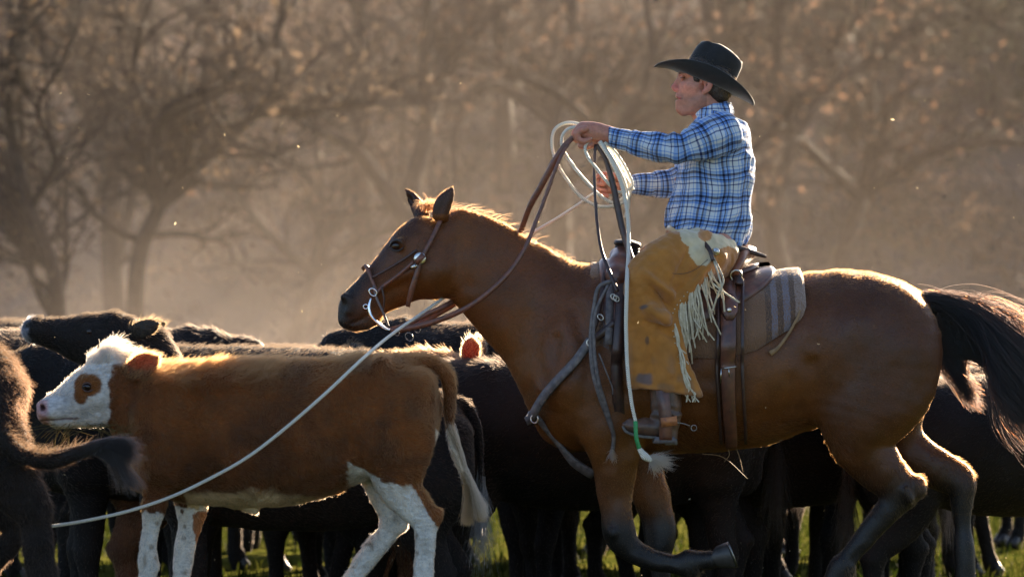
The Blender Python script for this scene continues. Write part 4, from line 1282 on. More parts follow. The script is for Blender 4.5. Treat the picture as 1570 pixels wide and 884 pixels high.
place_cow(A1, 760, 20.0, 'dark cow in the far row beyond the horse chest', back=540, yaw=.4)
for i_, (px_, D_, b_, f_, y_, who, lb_) in enumerate([
    (470, 17.0, 540, 1, .5, A2, 'dark cow half hidden under the belly of the white faced calf'), (640, 16.6, 550, -1, -.4, A1, 'dark cow whose legs show behind the calf rump'),
    (1270, 16.9, 575, 1, .7, A1, 'dark cow turned away behind the horse belly'), (1530, 17.2, 560, 1, -.5, A2, 'dark cow turned away beyond the horse tail'),
    (160, 18.8, 532, -1, .8, A1, 'dark cow turned away in the far row at the left'), (930, 16.4, 580, 1, .8, A2, 'dark cow turned away behind the folded foreleg'),
    (1080, 20.4, 545, -1, -.6, A1, 'dark cow in the last row seen under the stirrup'), (1420, 20.8, 545, 1, .5, A1, 'dark cow in the last row beyond the hind legs'),
    (270, 21.0, 530, 1, -.7, A2, 'dark cow in the last row beyond the calf forelegs'), (620, 21.5, 535, -1, .6, A2, 'dark cow in the last row beyond the calf hind legs'),
    (1640, 19.0, 560, -1, .2, A2, 'dark cow in the far row at the right edge')]):
    place_cow(who, px_, D_, lb_, face=f_, back=b_, yaw=y_)
place_cow(A2, 1120, 17.3, 'dark cow seen between the forelegs of the horse', face=-1, back=560)
# ------------------------------------------------------------------ dark calf at the left edge, seen from behind its hip
def left_calf():
    D = 12.35
    P = []
    A = lambda pts, k=14, n=4, op='add': P.append(Prim(pts, k, n, op))
    A([(-330, 640, 120, 105, 70), (-180, 640, 70, 112, 92), (-80, 625, 20, 108, 90), (-20, 610, -10, 86, 76), (8, 612, -24, 56, 56)], 10, 3)
    A([(-360, 600, 130, 70, 44), (-430, 560, 150, 50, 36), (-520, 600, 160, 36, 30)], 24, 3)
    A([(5, 640, -55, 56, 42), (18, 690, -60, 56, 38), (45, 735, -62, 46, 30), (74, 770, -62, 32, 22), (84, 800, -62, 24, 18), (88, 850, -62, 23, 17), (94, 900, -62, 25, 18), (92, 1000, -62, 19, 16), (86, 1060, -62, 24, 20)], 16, 4)
    A([(-40, 680, 50, 56, 40), (-26, 740, 56, 48, 30), (8, 782, 58, 34, 20), (38, 800, 58, 24, 16), (30, 830, 58, 18, 14), (6, 860, 58, 17, 13), (-22, 910, 58, 16, 13), (-40, 980, 58, 20, 17), (-52, 1060, 58, 24, 20)], 16, 4)
    A([(-270, 700, 50, 40, 30), (-272, 800, 50, 26, 20), (-270, 920, 50, 18, 15), (-274, 1060, 50, 24, 20)], 14, 3)
    A([(-250, 700, 160, 40, 30), (-252, 800, 160, 26, 20), (-250, 920, 160, 18, 15), (-254, 1060, 160, 24, 20)], 14, 3)
    A([(-10, 545, -10, 22, 20), (12, 556, -26, 14, 13), (24, 590, -60, 11, 10), (24, 630, -84, 12, 10), (34, 664, -96, 12.5, 10), (60, 690, -100, 12.5, 10), (95, 702, -102, 12, 10), (130, 700, -102, 11, 9), (160, 690, -102, 8, 7), (185, 682, -102, 4, 4)], 8, 4)
    V, Q = polygonize(P, 2.8); V = relax(V, Q, 2, .5); N = vnormals(V, Q)
    V = V + N * (vnoise(V, 1 / 26., 3) * 2.4 + vnoise(V, 1 / 9., 4) * 1.0)[:, None]
    c = np.tile([.010, .006, .0045], (len(V), 1)) * (1 + .4 * vnoise(V, 1 / 30., 5))[:, None]
    col = np.concatenate([c, np.ones((len(c), 1))], 1)
    Vw = to_world(V, D)
    root = empty('calf', W(-150, 1070, 60, D), 'dark shaggy calf cut off by the left edge with its tail swung over the rope', 'calf', 'cattle of the herd')
    link('body', np_mesh('body', Vw, Q, attrs={'col': col}), COAT_SKIN, root)
    s = scale(D)
    def comb(p):
        px = p[:, 0] / s + 785; py = HOR - (p[:, 2] - CAM_Z) / s
        d = np.zeros_like(p); d[:, 0] = .7; d[:, 2] = -.8
        d[py > 720] = (.25, 0, -1)
        t = (px > 35) & (py > 640) & (py < 712); d[t] = (1, 0, .1)
        return d
    def length(p):
        px = p[:, 0] / s + 785; py = HOR - (p[:, 2] - CAM_Z) / s
        L = np.full(len(p), .018); L = np.where(py > 720, .014, L); return np.where((px > 12) & (py > 560) & (py < 712), .020, L)
    hc = col.copy(); hc[:, :3] = np.array([.008, .0035, .002])
    coat(Vw, Q, vnormals(Vw, Q), 110000, length, comb, hc, HAIR_BLACK, root, lift=.7, rad=.0006, k=4, curl=.3)
    n = 3200; k = 10
    ax = cr([(110, -102, -702), (140, -102, -695), (170, -102, -684), (190, -102, -680)], 20)
    b0 = ax[rng.integers(0, len(ax), n)] + rng.normal(0, 4, (n, 3)); u = rng.random(n)
    e = np.stack([214 + 26 * rng.random(n) + 8 * rng.normal(0, 1, n), -102 + rng.normal(0, 7, n), -(672 + 44 * u + rng.normal(0, 5, n))], 1)
    e[u > .75] += np.array([4, 0, -30])
    ph = rng.random(n) * 6
    pts = np.empty((n, k, 3))
    for j in range(k):
        t = j / (k - 1)
        c1 = np.array([196, -102, -664])
        pts[:, j] = b0 * (1 - t) ** 2 + 2 * t * (1 - t) * c1 + e * t * t + np.stack([np.sin(t * 9 + ph) * 2.0 * t, np.cos(t * 8 + ph) * 2.5 * t, np.cos(t * 9 + ph) * 2.2 * t], 1)
    hair_obj('tail_switch', None, to_world(pts.reshape(-1, 3), D).reshape(n, k, 3), np.full(n, .0007), np.tile([.008, .005, .004, 1.], (n, 1)), HAIR_TAIL, root)
    root.location.x -= 20 * scale(D)
    # hay hanging from the feeding calf's mouth
    r_ = random.Random(3)
    hay = empty('hay', W(110, 665, 0, 13.1), 'wisps of dry hay hanging from the mouth of the white faced calf', 'hay')
    HM = leaf_mat('dry_hay', (.30, .22, .09), (.18, .15, .06), .4)
    m = MB()
    for i in range(46):
        x0 = r_.uniform(80, 170); y0 = 648 + r_.uniform(-2, 10); dy = r_.uniform(-34, 0)
        L = r_.uniform(20, 55); a = r_.gauss(2.2, .8) if x0 < 125 else r_.gauss(.8, .9)
        P_ = [(x0, y0, dy), (x0 + math.cos(a) * L * .5, y0 + abs(math.sin(a)) * L * .3, dy - 5), (x0 + math.cos(a) * L, y0 + abs(math.sin(a)) * L * .8, dy - r_.uniform(0, 14))]
        tube(m, pxpath(P_, 13.1, 4), .0009, 4)
    m.build('stalks', HM, hay)
    m = MB()
    for i in range(22):
        x0 = r_.uniform(170, 215); y0 = r_.uniform(650, 672); L = r_.uniform(14, 36); a = r_.gauss(.1, .5)
        tube(m, pxpath([(x0, y0, -60), (x0 + math.cos(a) * L * .5, y0 - 3, -64), (x0 + math.cos(a) * L, y0 - math.sin(a) * L, -62)], 13.1, 4), .0008, 4)
    o = m.build('stalks', HM, hay)
left_calf()
# ------------------------------------------------------------------ rider
def along(V, pts, ref=(0, 1, 0)):
    """nearest place on a centre line: distance along it, angle round it, radius"""
    A = np.array([(p[0], p[2], -p[1]) for p in pts], float); A = cr(A, 4)
    best = np.full(len(V), 1e9); s_o = np.zeros(len(V)); ang = np.zeros(len(V))
    cum = 0
    for i in range(len(A) - 1):
        t = A[i + 1] - A[i]; L = np.linalg.norm(t); t = t / L
        q = V - A[i]; al = q @ t; h = np.clip(al, 0, L); r = q - h[:, None] * t
        d = np.linalg.norm(r, axis=1)
        b = np.cross(t, ref); b /= np.linalg.norm(b); c = np.cross(t, b)
        m = d < best
        best[m] = d[m]; s_o[m] = (cum + np.clip(al, 0 if i else -60, L if i < len(A) - 2 else L + 60))[m]; ang[m] = np.arctan2(r @ b, r @ c)[m]
        cum += L
    return s_o, ang, best

def ramp(nt, x, stops, interp='CONSTANT'):
    r = nd(nt, 'ShaderNodeValToRGB'); r.color_ramp.interpolation = interp
    e = r.color_ramp.elements
    while len(e) > 1: e.remove(e[-1])
    e[0].position = stops[0][0]; e[0].color = tuple(stops[0][1]) + (1,)
    for p, c in stops[1:]:
        q = e.new(p); q.color = tuple(c) + (1,)
    nt.links.new(x, r.inputs[0]); return r.outputs[0]

def plaid():
    m, nt, b = new_mat('blue_plaid_cotton')
    at = nd(nt, 'ShaderNodeAttribute'); at.attribute_name = 'weave'
    sp = nd(nt, 'ShaderNodeSeparateXYZ'); nt.links.new(at.outputs['Vector'], sp.inputs[0])
    out = []
    for i, per in ((0, 34.0), (1, 36.0)):
        a = nd(nt, 'ShaderNodeMath', operation='DIVIDE'); nt.links.new(sp.outputs[i], a.inputs[0]); a.inputs[1].default_value = per
        f = nd(nt, 'ShaderNodeMath', operation='FRACT'); nt.links.new(a.outputs[0], f.inputs[0])
        W_ = (.92, .96, 1.0); B = (.28, .48, .88); N = (.02, .025, .09); L = (.45, .66, 1.0)
        out.append(ramp(nt, f.outputs[0], [(0, W_), (.13, B), (.17, W_), (.26, B), (.34, L), (.40, N), (.50, B), (.56, L), (.62, N), (.67, B), (.76, W_), (.87, (.06, .10, .30)), (.925, W_)]))
    mul = nd(nt, 'ShaderNodeMix'); mul.data_type = 'RGBA'; mul.blend_type = 'MIX'; mul.inputs[0].default_value = .5
    nt.links.new(out[0], mul.inputs[6]); nt.links.new(out[1], mul.inputs[7])
    mu2 = nd(nt, 'ShaderNodeMix'); mu2.data_type = 'RGBA'; mu2.blend_type = 'MULTIPLY'; mu2.inputs[0].default_value = 1
    nt.links.new(out[0], mu2.inputs[6]); nt.links.new(out[1], mu2.inputs[7])
    mm = mixc(nt, .6, mul.outputs[2], mu2.outputs[2])
    v = nd(nt, 'ShaderNodeVectorMath', operation='SCALE'); nt.links.new(mm, v.inputs[0]); v.inputs['Scale'].default_value = .70
    nt.links.new(v.outputs[0], b.inputs['Base Color'])
    b.inputs['Roughness'].default_value = .85; b.inputs['Specular IOR Level'].default_value = .2; b.inputs['Sheen Weight'].default_value = .2
    bump(nt, b, noise_out(nt, 14, 6), .35, .02)
    o_ = nt.nodes['Material Output']; tr = nd(nt, 'ShaderNodeBsdfTranslucent'); nt.links.new(v.outputs[0], tr.inputs[0])
    mx_ = nd(nt, 'ShaderNodeMixShader'); mx_.inputs[0].default_value = .22
    nt.links.new(b.outputs[0], mx_.inputs[1]); nt.links.new(tr.outputs[0], mx_.inputs[2]); nt.links.new(mx_.outputs[0], o_.inputs[0])
    return m
PLAID = plaid()
FELT = simple('black_felt', (0.010, 0.008, 0.008), (0.005, .004, .004), sc=50, rough=.85, bmp=.3, sheen=.25)
LEATHER = simple('brown_saddle_leather', (0.14, 0.048, 0.026), (0.055, 0.022, 0.015), sc=22, rough=.42, bmp=.35, dist=.003, coatw=.15)
LEATHER_D = simple('dark_strap_leather', (0.055, 0.024, 0.017), (0.025, 0.013, 0.012), sc=40, rough=.42, bmp=.3, dist=.002)
LEATHER_W = simple('weathered_grey_leather', (0.15, 0.125, 0.12), (0.05, 0.042, 0.045), sc=45, rough=.55, bmp=.4, dist=.002)
SILVER = simple('tarnished_silver', (0.75, 0.73, 0.68), (0.35, 0.33, 0.3), sc=120, rough=.28, metal=1, bmp=.2, dist=.001)
STRIPEHAIR = simple('dark_hair', (0.018, .011, .008), (.03, .018, .012), sc=90, rough=.5, bmp=.5)
CREAMLACE = simple('cream_leather_lace', (0.52, .45, .33), (.38, .31, .2), sc=60, rough=.7)
ROPE = None
def rope_mat():
    m, nt, b = new_mat('pale_nylon_rope')
    b.inputs['Base Color'].default_value = (.74, .68, .55, 1); b.inputs['Roughness'].default_value = .55
    g = nd(nt, 'ShaderNodeTexCoord'); wv = nd(nt, 'ShaderNodeTexWave'); wv.bands_direction = 'DIAGONAL'; wv.inputs['Scale'].default_value = 90
    nt.links.new(g.outputs['Object'], wv.inputs[0]); bump(nt, b, wv.outputs[1], .8, .004)
    nt.links.new(mixc(nt, wv.outputs[1], (.62, .56, .46), (.92, .86, .74)), b.inputs['Base Color'])
    return m
ROPE = rope_mat()

def skin_human():
    m, nt, b = new_mat('sunburnt_skin')
    at = nd(nt, 'ShaderNodeAttribute'); at.attribute_name = 'col'
    n = noise_out(nt, 70, 5, lo=.3, hi=.7)
    mp = nd(nt, 'ShaderNodeMapRange'); mp.inputs[3].default_value = .8; mp.inputs[4].default_value = 1.15; nt.links.new(n, mp.inputs[0])
    v = nd(nt, 'ShaderNodeVectorMath', operation='SCALE'); nt.links.new(at.outputs['Color'], v.inputs[0]); nt.links.new(mp.outputs[0], v.inputs['Scale'])
    nt.links.new(v.outputs[0], b.inputs['Base Color'])
    b.inputs['Roughness'].default_value = .48; b.inputs['Specular IOR Level'].default_value = .4
    b.inputs['Subsurface Weight'].default_value = .35; b.inputs['Subsurface Radius'].default_value = (.02, .006, .003); b.inputs['Subsurface Scale'].default_value = .5
    bump(nt, b, noise_out(nt, 220, 3), .25, .002)
    return m

PERSON = empty('person', W(1090, 1010), 'rider in a black hat, blue plaid shirt and tan fringed chaps holding a coiled rope', 'person')

def body():
    P = []
    A = lambda pts, k=8, n=4, op='add': P.append(Prim(pts, k, n, op))
    C = lambda pts, k=3, n=3: P.append(Prim(pts, k, n, 'cut'))
    # skull, face
    A([(1078, 108, 0, 25, 25), (1094, 114, 0, 30, 28)], 10, 2)
    A([(1069, 121, 0, 25.5, 23), (1064, 136, 0, 24.5, 21), (1059, 153, 0, 20.5, 18)], 10, 3)
    A([(1045, 161, 0, 9, 9), (1044, 166, 0, 8.5, 8)], 8, 2)
    A([(1046, 153, 0, 8, 11)], 6, 1)
    for s in (-1, 1):
        A([(1077, 150, s * 19, 9, 6), (1062, 166, s * 13, 8, 6), (1048, 170, s * 6, 7, 6)], 8, 3)
        A([(1054, 131, s * 15, 8, 7), (1066, 134, s * 20, 8, 6)], 9, 2)
        A([(1045, 113, s * 4, 3.5, 5), (1047, 113, s * 14, 3.5, 6), (1054, 115, s * 20, 4, 5)], 5, 3)
        C([(1043.5, 121, s * 11, 3.6, 5), (1049, 121.5, s * 17, 3.2, 4)], 4, 2)
        A([(1045.2, 120.6, s * 12, 3.4, 5.5)], 2.5, 1)
        A([(1038.5, 137.5, s * 4.6, 3.2, 2.4)], 2.5, 1)
        C([(1036, 141, s * 2.6, 1.5, 1.2)], 1, 1)
        # ear
        A([(1083, 124, s * 29, 4.5, 2.5), (1087, 130, s * 31, 4.5, 2.5), (1084, 139, s * 30, 4, 2.3), (1077, 143, s * 27, 3.6, 2.2)], 2.5, 4)
        A([(1083, 124, s * 29, 4, 2.2), (1076, 122, s * 27, 3.6, 2), (1074, 128, s * 26, 3.2, 2)], 2.5, 3)
        A([(1080, 132, s * 27, 8, 2.4)], 2.5, 1)
        C([(1080, 129, s * 32, 2.8, 2.4), (1078, 135, s * 31, 2.6, 2.2)], 1.5, 2)
    A([(1043, 118, 0, 3.6, 4.2), (1037.5, 127, 0, 3.8, 4.0), (1033.4, 133.5, 0, 4.3, 4.6)], 4, 3)
    A([(1036, 138, 0, 3.4, 4.2)], 3, 1)
    A([(1038.8, 146, 0, 3.3, 6.5), (1039.5, 148.4, 0, 3.1, 8)], 2.5, 2)
    A([(1039.5, 155, 0, 3.1, 7)], 2.5, 1)
    C([(1032, 151.4, 0, 1.9, 8), (1040, 152.0, 0, 1.7, 10), (1045, 152.6, 0, 1.2, 14)], 1.0, 3)
    A([(1083, 158, 0, 23, 21), (1094, 182, 0, 26, 25), (1103, 205, 0, 34, 36)], 12, 3)
    A([(1066, 170, -2, 6, 6), (1070, 182, -3, 6, 6)], 8, 2)
    # trunk and legs inside the clothes
    A([(1103, 212, 0, 34, 58), (1098, 260, 0, 42, 52), (1090, 320, 0, 42, 48), (1088, 372, 0, 46, 52)], 12, 4)
    for s in (-1, 1):
        A([(1090, 385, s * 45, 34, 34), (1040, 402, s * 90, 30, 26), (990, 435, s * 112, 26, 22), (996, 500, s * 120, 24, 18), (1006, 560, s * 125, 18, 15), (1010, 610, s * 128, 15, 14)], 12, 4)
    # arms
    A([(1106, 208, -60, 22, 20), (1070, 226, -74, 19, 17), (1038, 232, -78, 15, 14), (990, 225, -66, 15, 13), (950, 215, -52, 12, 11), (932, 209, -49, 11.5, 9)], 10, 4)
    A([(1100, 212, 60, 22, 20), (1066, 250, 72, 18, 17), (1046, 276, 70, 15, 14), (1005, 281, 64, 14, 12), (975, 281, 57, 11, 9), (965, 280, 55, 11, 8.5)], 10, 4)
    # near hand: a fist over the coils and reins
    A([(934, 209, -49, 11.5, 9), (918, 206, -49, 14.5, 10), (903, 204, -50, 15, 11), (894, 202, -50, 13, 13)], 6, 3)
    for i in range(4):
        dy = -63 + i * 8.4; up = [3.5, 1, 0, 2][i]
        A([(895 + up * .4, 199 + up * .6, dy, 5.2, 5), (884 + up, 200 + up, dy, 5.4, 4.8), (880 + up, 208, dy, 4.8, 4.5)], 2.2, 3)
        A([(880 + up, 208, dy, 4.8, 4.5), (883 + up, 217, dy + .5, 4.5, 4.3), (891 + up, 220, dy + 1, 4.2, 4.0)], 1.5, 3)
        A([(891 + up, 220, dy + 1, 4.2, 4.0), (899 + up, 217, dy + 1.5, 3.8, 3.7)], 1.5, 2)
    A([(922, 215, -40, 8, 7), (909, 222, -45, 6.5, 6), (899, 226, -52, 5.4, 5), (889, 226, -57, 4.8, 4.6)], 3, 4)
    # far hand
    A([(965, 280, 55, 11, 8.5), (952, 279, 55, 14, 9.5), (940, 278, 55, 14.5, 9.5)], 6, 3)
    for i in range(4):
        y0 = [266, 273.5, 281.5, 289][i]; L = [0, 2, 1, -3][i]
        A([(940, y0 + 1, 54, 5.2, 5), (926 - L, y0 - 1 + i, 50, 4.6, 4.5), (918 - L, y0 + 2 + i, 44, 4.1, 4.1)], 2, 3)
        if i: A([(918 - L, y0 + 2 + i, 44, 4.1, 4.1), (921 - L, y0 + 6 + i, 38, 3.8, 3.8), (929 - L, y0 + 7 + i, 36, 3.6, 3.6)], 1.2, 3)
        else: A([(918 - L, y0 + 2, 44, 4.1, 4.1), (913, 272, 40, 3.7, 3.7)], 1.2, 2)
    A([(950, 269, 46, 8, 7), (938, 270, 38, 6, 5.6), (926, 274, 36, 4.8, 4.6)], 3, 3)
    V, Q = polygonize(P, 1.35)
    V = relax(V, Q, 1, .4)
    x, y, z = V[:, 0], V[:, 1], -V[:, 2]
    c = np.tile([0.44, 0.19, 0.125], (len(V), 1))
    def mx(c, col, m): return c * (1 - m[:, None]) + np.asarray(col) * m[:, None]
    nz = vnoise(V, 1 / 6., 3)
    head = (z < 190)
    c = mx(c, [0.50, 0.19, 0.14], .5 * head * sstep(1.2, .3, np.hypot((x - 1050) / 22, (z - 136) / 12)))
    c = mx(c, [0.46, 0.13, 0.10], .8 * head * sstep(9, 4, np.hypot(x - 1034, z - 135)))
    c = mx(c, [0.45, 0.15, 0.11], .6 * head * sstep(14, 8, np.hypot(x - 1080, z - 132)))
    beard = head * sstep(142, 152, z + nz * 3 + (x < 1048) * 3) * sstep(182, 172, z) * (x < 1082)
    c = mx(c, [0.20, 0.09, 0.06], .62 * beard)
    c = mx(c, [0.36, 0.09, 0.08], head * sstep(3.4, 2, np.abs(z - 151.5)) * (x < 1043) * .9)
    brow = (np.abs(z - (112.5 - (x - 1046) * .1)) < 2.0) & (x < 1057) & (x > 1040) & head
    c = mx(c, [0.05, 0.03, 0.02], brow * .8)
    lash = (np.abs(z - 120.2) < .9) & (x < 1050) & (np.abs(y) > 6) & head
    c = mx(c, [0.06, 0.03, 0.025], lash * .9)
    hand = x < 1000
    c = mx(c, [0.46, 0.17, 0.115], .6 * hand * (.5 + .5 * nz))
    col = np.concatenate([c, np.ones((len(c), 1))], 1)
    link('body', np_mesh('body', to_world(V), Q, attrs={'col': col}), skin_human(), PERSON)
body()

def hair_cap():
    P = [Prim([(1080, 108, 0, 30, 29), (1096, 116, 0, 31.5, 30.5), (1098, 132, 0, 26, 27)], 6, 3), Prim([(1098, 140, 0, 20, 24), (1103, 150, 0, 14, 20)], 6, 2),
         Prim([(1066, 112, -24, 7, 4), (1068, 124, -25, 5.5, 3.5)], 4, 2), Prim([(1066, 112, 24, 5, 3.5), (1068, 122, 24, 4, 3)], 4, 2),
         Prim([(1079, 133, -34, 11.5, 11)], 2, 1, 'cut'), Prim([(1079, 133, 34, 11.5, 11)], 2, 1, 'cut')]
    V, Q = polygonize(P, 1.6)
    N = vnormals(V, Q); V = V + N * (vnoise(V * np.array([1, 1, .35]), 1 / 2.2, 3) * .9)[:, None]
    Vw = to_world(V)
    o = link('hair', np_mesh('hair', Vw, Q), STRIPEHAIR, PERSON)
    cc = np.tile([.03, .018, .012, 1.], (len(V), 1))
    coat(Vw, Q, vnormals(Vw, Q), 5000, lambda p: np.full(len(p), .012), lambda p: np.tile([.5, 0, -1.], (len(p), 1)), cc, HAIR, o, name='strands', lift=.3, rad=.0004)
hair_cap()

def hat():
    th = math.radians(23)
    cx, cyy = 1081, 128
    U = (math.cos(th), math.sin(th)); Wv = (math.sin(th), -math.cos(th))
    def X(u, v, w_): return W(cx + U[0] * u + Wv[0] * w_, cyy + U[1] * u + Wv[1] * w_, v)
    root = PERSON
    m = MB(); seg = 72; rings = 12
    def brim(r, t):
        # r 0..1 from the crown to the edge
        a, b = 42 + (82 - 42) * r, 30 + (56 - 30) * r
        u = a * math.cos(t); v = b * math.sin(t)
        side = abs(math.sin(t)) ** 1.5
        w_ = 2 + 21 * side * r ** 1.9 - 4 * (math.cos(t) ** 4) * r ** 2 + 1.2 * math.sin(3 * t + 1) * r * r
        v *= (1 - .16 * side * r ** 2)
        if u < 0: w_ -= 3.5 * r * r * (abs(math.cos(t)))
        return u, v, w_
    for thick in (0,):
        vs = []; fs = []
        prof = [(i / rings, 0) for i in range(rings + 1)] + [(1.008, 1.6)] + [(i / rings, 3.2) for i in range(rings, -1, -1)]
        for r, dz in prof:
            for k in range(seg):
                u, v, w_ = brim(min(r, 1.01), 2 * math.pi * k / seg)
                vs.append(X(u, v, w_ + dz - 1.6))
        for i in range(len(prof) - 1):
            for k in range(seg):
                fs.append((i * seg + k, i * seg + (k + 1) % seg, (i + 1) * seg + (k + 1) % seg, (i + 1) * seg + k))
        m.add(vs, fs)
    # crown
    H = [0, .12, .3, .5, .7, .85, .94, 1.0]
    vs = []; fs = []
    for h in H + [1.0, .99, .97]:
        pass
    rows = []
    for h in H: rows.append((1 - .09 * h - .06 * max(0, h - .85) / .15, h, 0))
    for q in (.86, .7, .52, .34, .17, 0.0): rows.append((.85 * q, 1.0, 1 - q))
    for (k_, h, inn) in rows:
        for i in range(seg):
            t = 2 * math.pi * i / seg; c_, s_ = math.cos(t), math.sin(t)
            u = 41.5 * k_ * c_ + 5 * h; v = 29.5 * k_ * s_
            fr = (u - 5 * h) / 41.5
            top = 59 - 10 * max(0, (fr + .6)) / 1.6 * 1.0
            if fr < -.6: top = 59 + 16 * (fr + .6)
            w_ = 2 + top * h
            if h > .6:
                pinch = math.exp(-((fr + .45) / .22) ** 2) * (abs(s_) ** .5)
                v *= 1 - .34 * pinch * (h - .6) / .4
            if inn > 0:
                crease = math.exp(-(v / 8.5) ** 2) * min(1, (1 - (fr) ** 2) * 1.6)
                w_ += 5.5 * math.sin(min(inn * 3, 1) * math.pi / 2) - 17 * crease * max(0, 1 - (max(0, fr - .2) * 1.3))
            vs.append(X(u, v, w_))
    n = len(rows)
    for i in range(n - 1):
        for k in range(seg):
            fs.append((i * seg + k, (i + 1) * seg + k, (i + 1) * seg + (k + 1) % seg, i * seg + (k + 1) % seg))
    m.add(vs, fs)
    h = m.build('hat', FELT, root)
    b = MB(); pts = [X(42.3 * math.cos(t) + .4, 30.3 * math.sin(t), 5.5) for t in np.linspace(0, 2 * math.pi, 60)]
    nrm = [tuple(X(60 * math.cos(t), 60 * math.sin(t), 5.5) - X(0, 0, 5.5)) for t in np.linspace(0, 2 * math.pi, 60)]
    strap(b, pts, 6 / PPM, 1.5 / PPM, normal=nrm)
    bo = b.build('hat_band', simple('hat_ribbon', (.012, .009, .009), rough=.5), h, smooth=True)
hat()

def cloth(name, prims, h, uvfn, folds, clip=None, mat=None, parent=PERSON, col=None):
    V, Q = polygonize(prims, h, clipf=clip)
    V = relax(V, Q, 1, .5)
    weave = uvfn(V)
    N = vnormals(V, Q)
    V = V + N * folds(V, weave)[:, None]
    V = relax(V, Q, 1, .3)
    at = {'weave': np.stack([weave[0], weave[1], 0 * weave[0]], 1)}
    if col is not None: at['col'] = col(V)
    return link(name, np_mesh(name, to_world(V), Q, attrs=at), mat or PLAID, parent)

def shirt():
    # torso
    TP = [(1085, 362, 0, 52, 60), (1086, 340, 0, 64, 64), (1091, 305, 0, 59, 62), (1097, 262, 0, 55, 64), (1101, 222, 0, 47, 64), (1106, 192, 0, 34, 46), (1104, 176, 0, 26, 29)]
    P = [Prim(TP, 6, 4), Prim([(1112, 196, -20, 28, 28), (1104, 212, -54, 28, 24)], 16, 2), Prim([(1112, 196, 20, 28, 28), (1104, 212, 54, 28, 24)], 16, 2),
         Prim([(1122, 215, 0, 26, 55), (1126, 270, 0, 25, 50)], 18, 2)]
    def clip(F, X, Y, Z):
        py = -Z
        # hem: lower at the back; neck hole
        hem = (py - (344 + (X - 1020) * .27 + 2.5 * np.sin(X / 7.0 + Y / 11.0)))
        F = np.maximum(F, hem)
        neck = -((X - 1088) * -.35 + (py - 168) * .94) 
        return np.maximum(F, neck)
    def uv(V):
        x, y, z = V[:, 0], V[:, 1], V[:, 2]
        a = np.arctan2(y, (x - np.interp(-z, [176, 222, 300, 362], [1104, 1101, 1091, 1085])))
        return (a * 62 + 4 * np.sin(z / 22) + 3 * vnoise(V, 1 / 26., 1), -z + 3 * np.sin(x / 18.) + 4 * vnoise(V, 1 / 24., 2))
    def folds(V, w_):
        x, y, z = V[:, 0], V[:, 1], -V[:, 2]
        vert = np.sin(w_[0] / 6.3 + 2.2 * vnoise(V, 1 / 30., 5) + (z - 300) * .02)
        low = sstep(255, 335, z)
        f = low * 3.4 * vert * (vert > -.4)
        dg = vnoise(np.stack([(x + z * .8) / 15, y / 15, (z - x * .4) / 60], 1), 1, 7)
        f = f + 3.6 * (1 - np.abs(dg) * 2) * .5 * sstep(215, 250, z)
        pull = vnoise(np.stack([(z - 210 + (1120 - x) * .45) / 9, y / 40, (x) / 70], 1), 1, 9)
        f = f + 2.8 * pull * (z < 262)
        f = f + 5 * np.exp(-((z - (350 + (x - 1020) * .22)) / 9) ** 2) * (.3 + .7 * np.sin(w_[0] / 8.5))
        return f
    s = cloth('shirt', P, 1.9, uv, folds, clip)
    # sleeves
    NS = [(1110, 207, -58, 33, 24), (1088, 214, -70, 32, 25), (1060, 226, -80, 27, 23), (1034, 232, -82, 22.5, 20), (1000, 228, -71, 20.5, 18), (965, 220, -58, 17.5, 15), (940, 213.5, -51, 15, 13), (932, 212, -50, 15.5, 13.5)]
    FS = [(1100, 212, 60, 30, 24), (1070, 246, 74, 25, 22), (1048, 273, 76, 23, 20), (1010, 280, 67, 19.5, 17), (985, 280, 60, 17, 15), (972, 281, 57, 15, 13)]
    for nm, SP, endx, cut in (('near', NS, 931, 0), ('far', FS, 970, 0)):
        prims = [Prim(SP, 5, 4)]
        prims.append(Prim([(SP[-1][0] - 6, SP[-1][1], SP[-1][2], SP[-1][3] - 2.5, SP[-1][4] - 2.5), (SP[-1][0] + 6, SP[-1][1], SP[-1][2], SP[-1][3] - 3.5, SP[-1][4] - 3.5)], 1.2, 2, 'cut'))
        def clip(F, X, Y, Z, e=endx): return np.maximum(F, (e - X) + (Z * 0))
        def uv(V, SP=SP):
            s_, a, r = along(V, SP)
            return (s_ + 2.5 * vnoise(V, 1 / 22., 3) + 7, a * 20 + 2.5 * vnoise(V, 1 / 20., 4))
        L = sum(math.dist(SP[i][:3], SP[i + 1][:3]) for i in range(len(SP) - 1))
        def folds(V, w_, L=L):
            s_ = w_[0]
            a = w_[1] / 20
            f = 2.6 * np.sin(s_ / 4.6 + 1.6 * np.sin(a + 1) + 2.5 * vnoise(V, 1 / 26., 6)) * np.exp(-((s_ - L * .46) / 26) ** 2)
            f = f + 2.4 * vnoise(np.stack([s_ / 12 + a * .8, a * 2.2, 0 * a], 1), 1, 8)
            f = f + 1.6 * np.sin(a * 4 + s_ / 18) * sstep(0, 60, s_) * sstep(L, L - 40, s_)
            cuff = sstep(L - 26, L - 23, s_)
            return f * (1 - .85 * cuff) - 1.6 * np.exp(-((s_ - (L - 25)) / 2.2) ** 2)
        cloth('sleeve', prims, 1.7, uv, folds, clip, parent=s)
    # collar
    cp = [(1068, 176, -14, 0, 0), (1076, 170, -25, 0, 0), (1094, 163, -28, 0, 0), (1112, 160, -18, 0, 0), (1119, 160, 0, 0, 0), (1112, 160, 18, 0, 0), (1094, 163, 28, 0, 0), (1076, 170, 25, 0, 0), (1068, 176, 14, 0, 0)]
    P = []
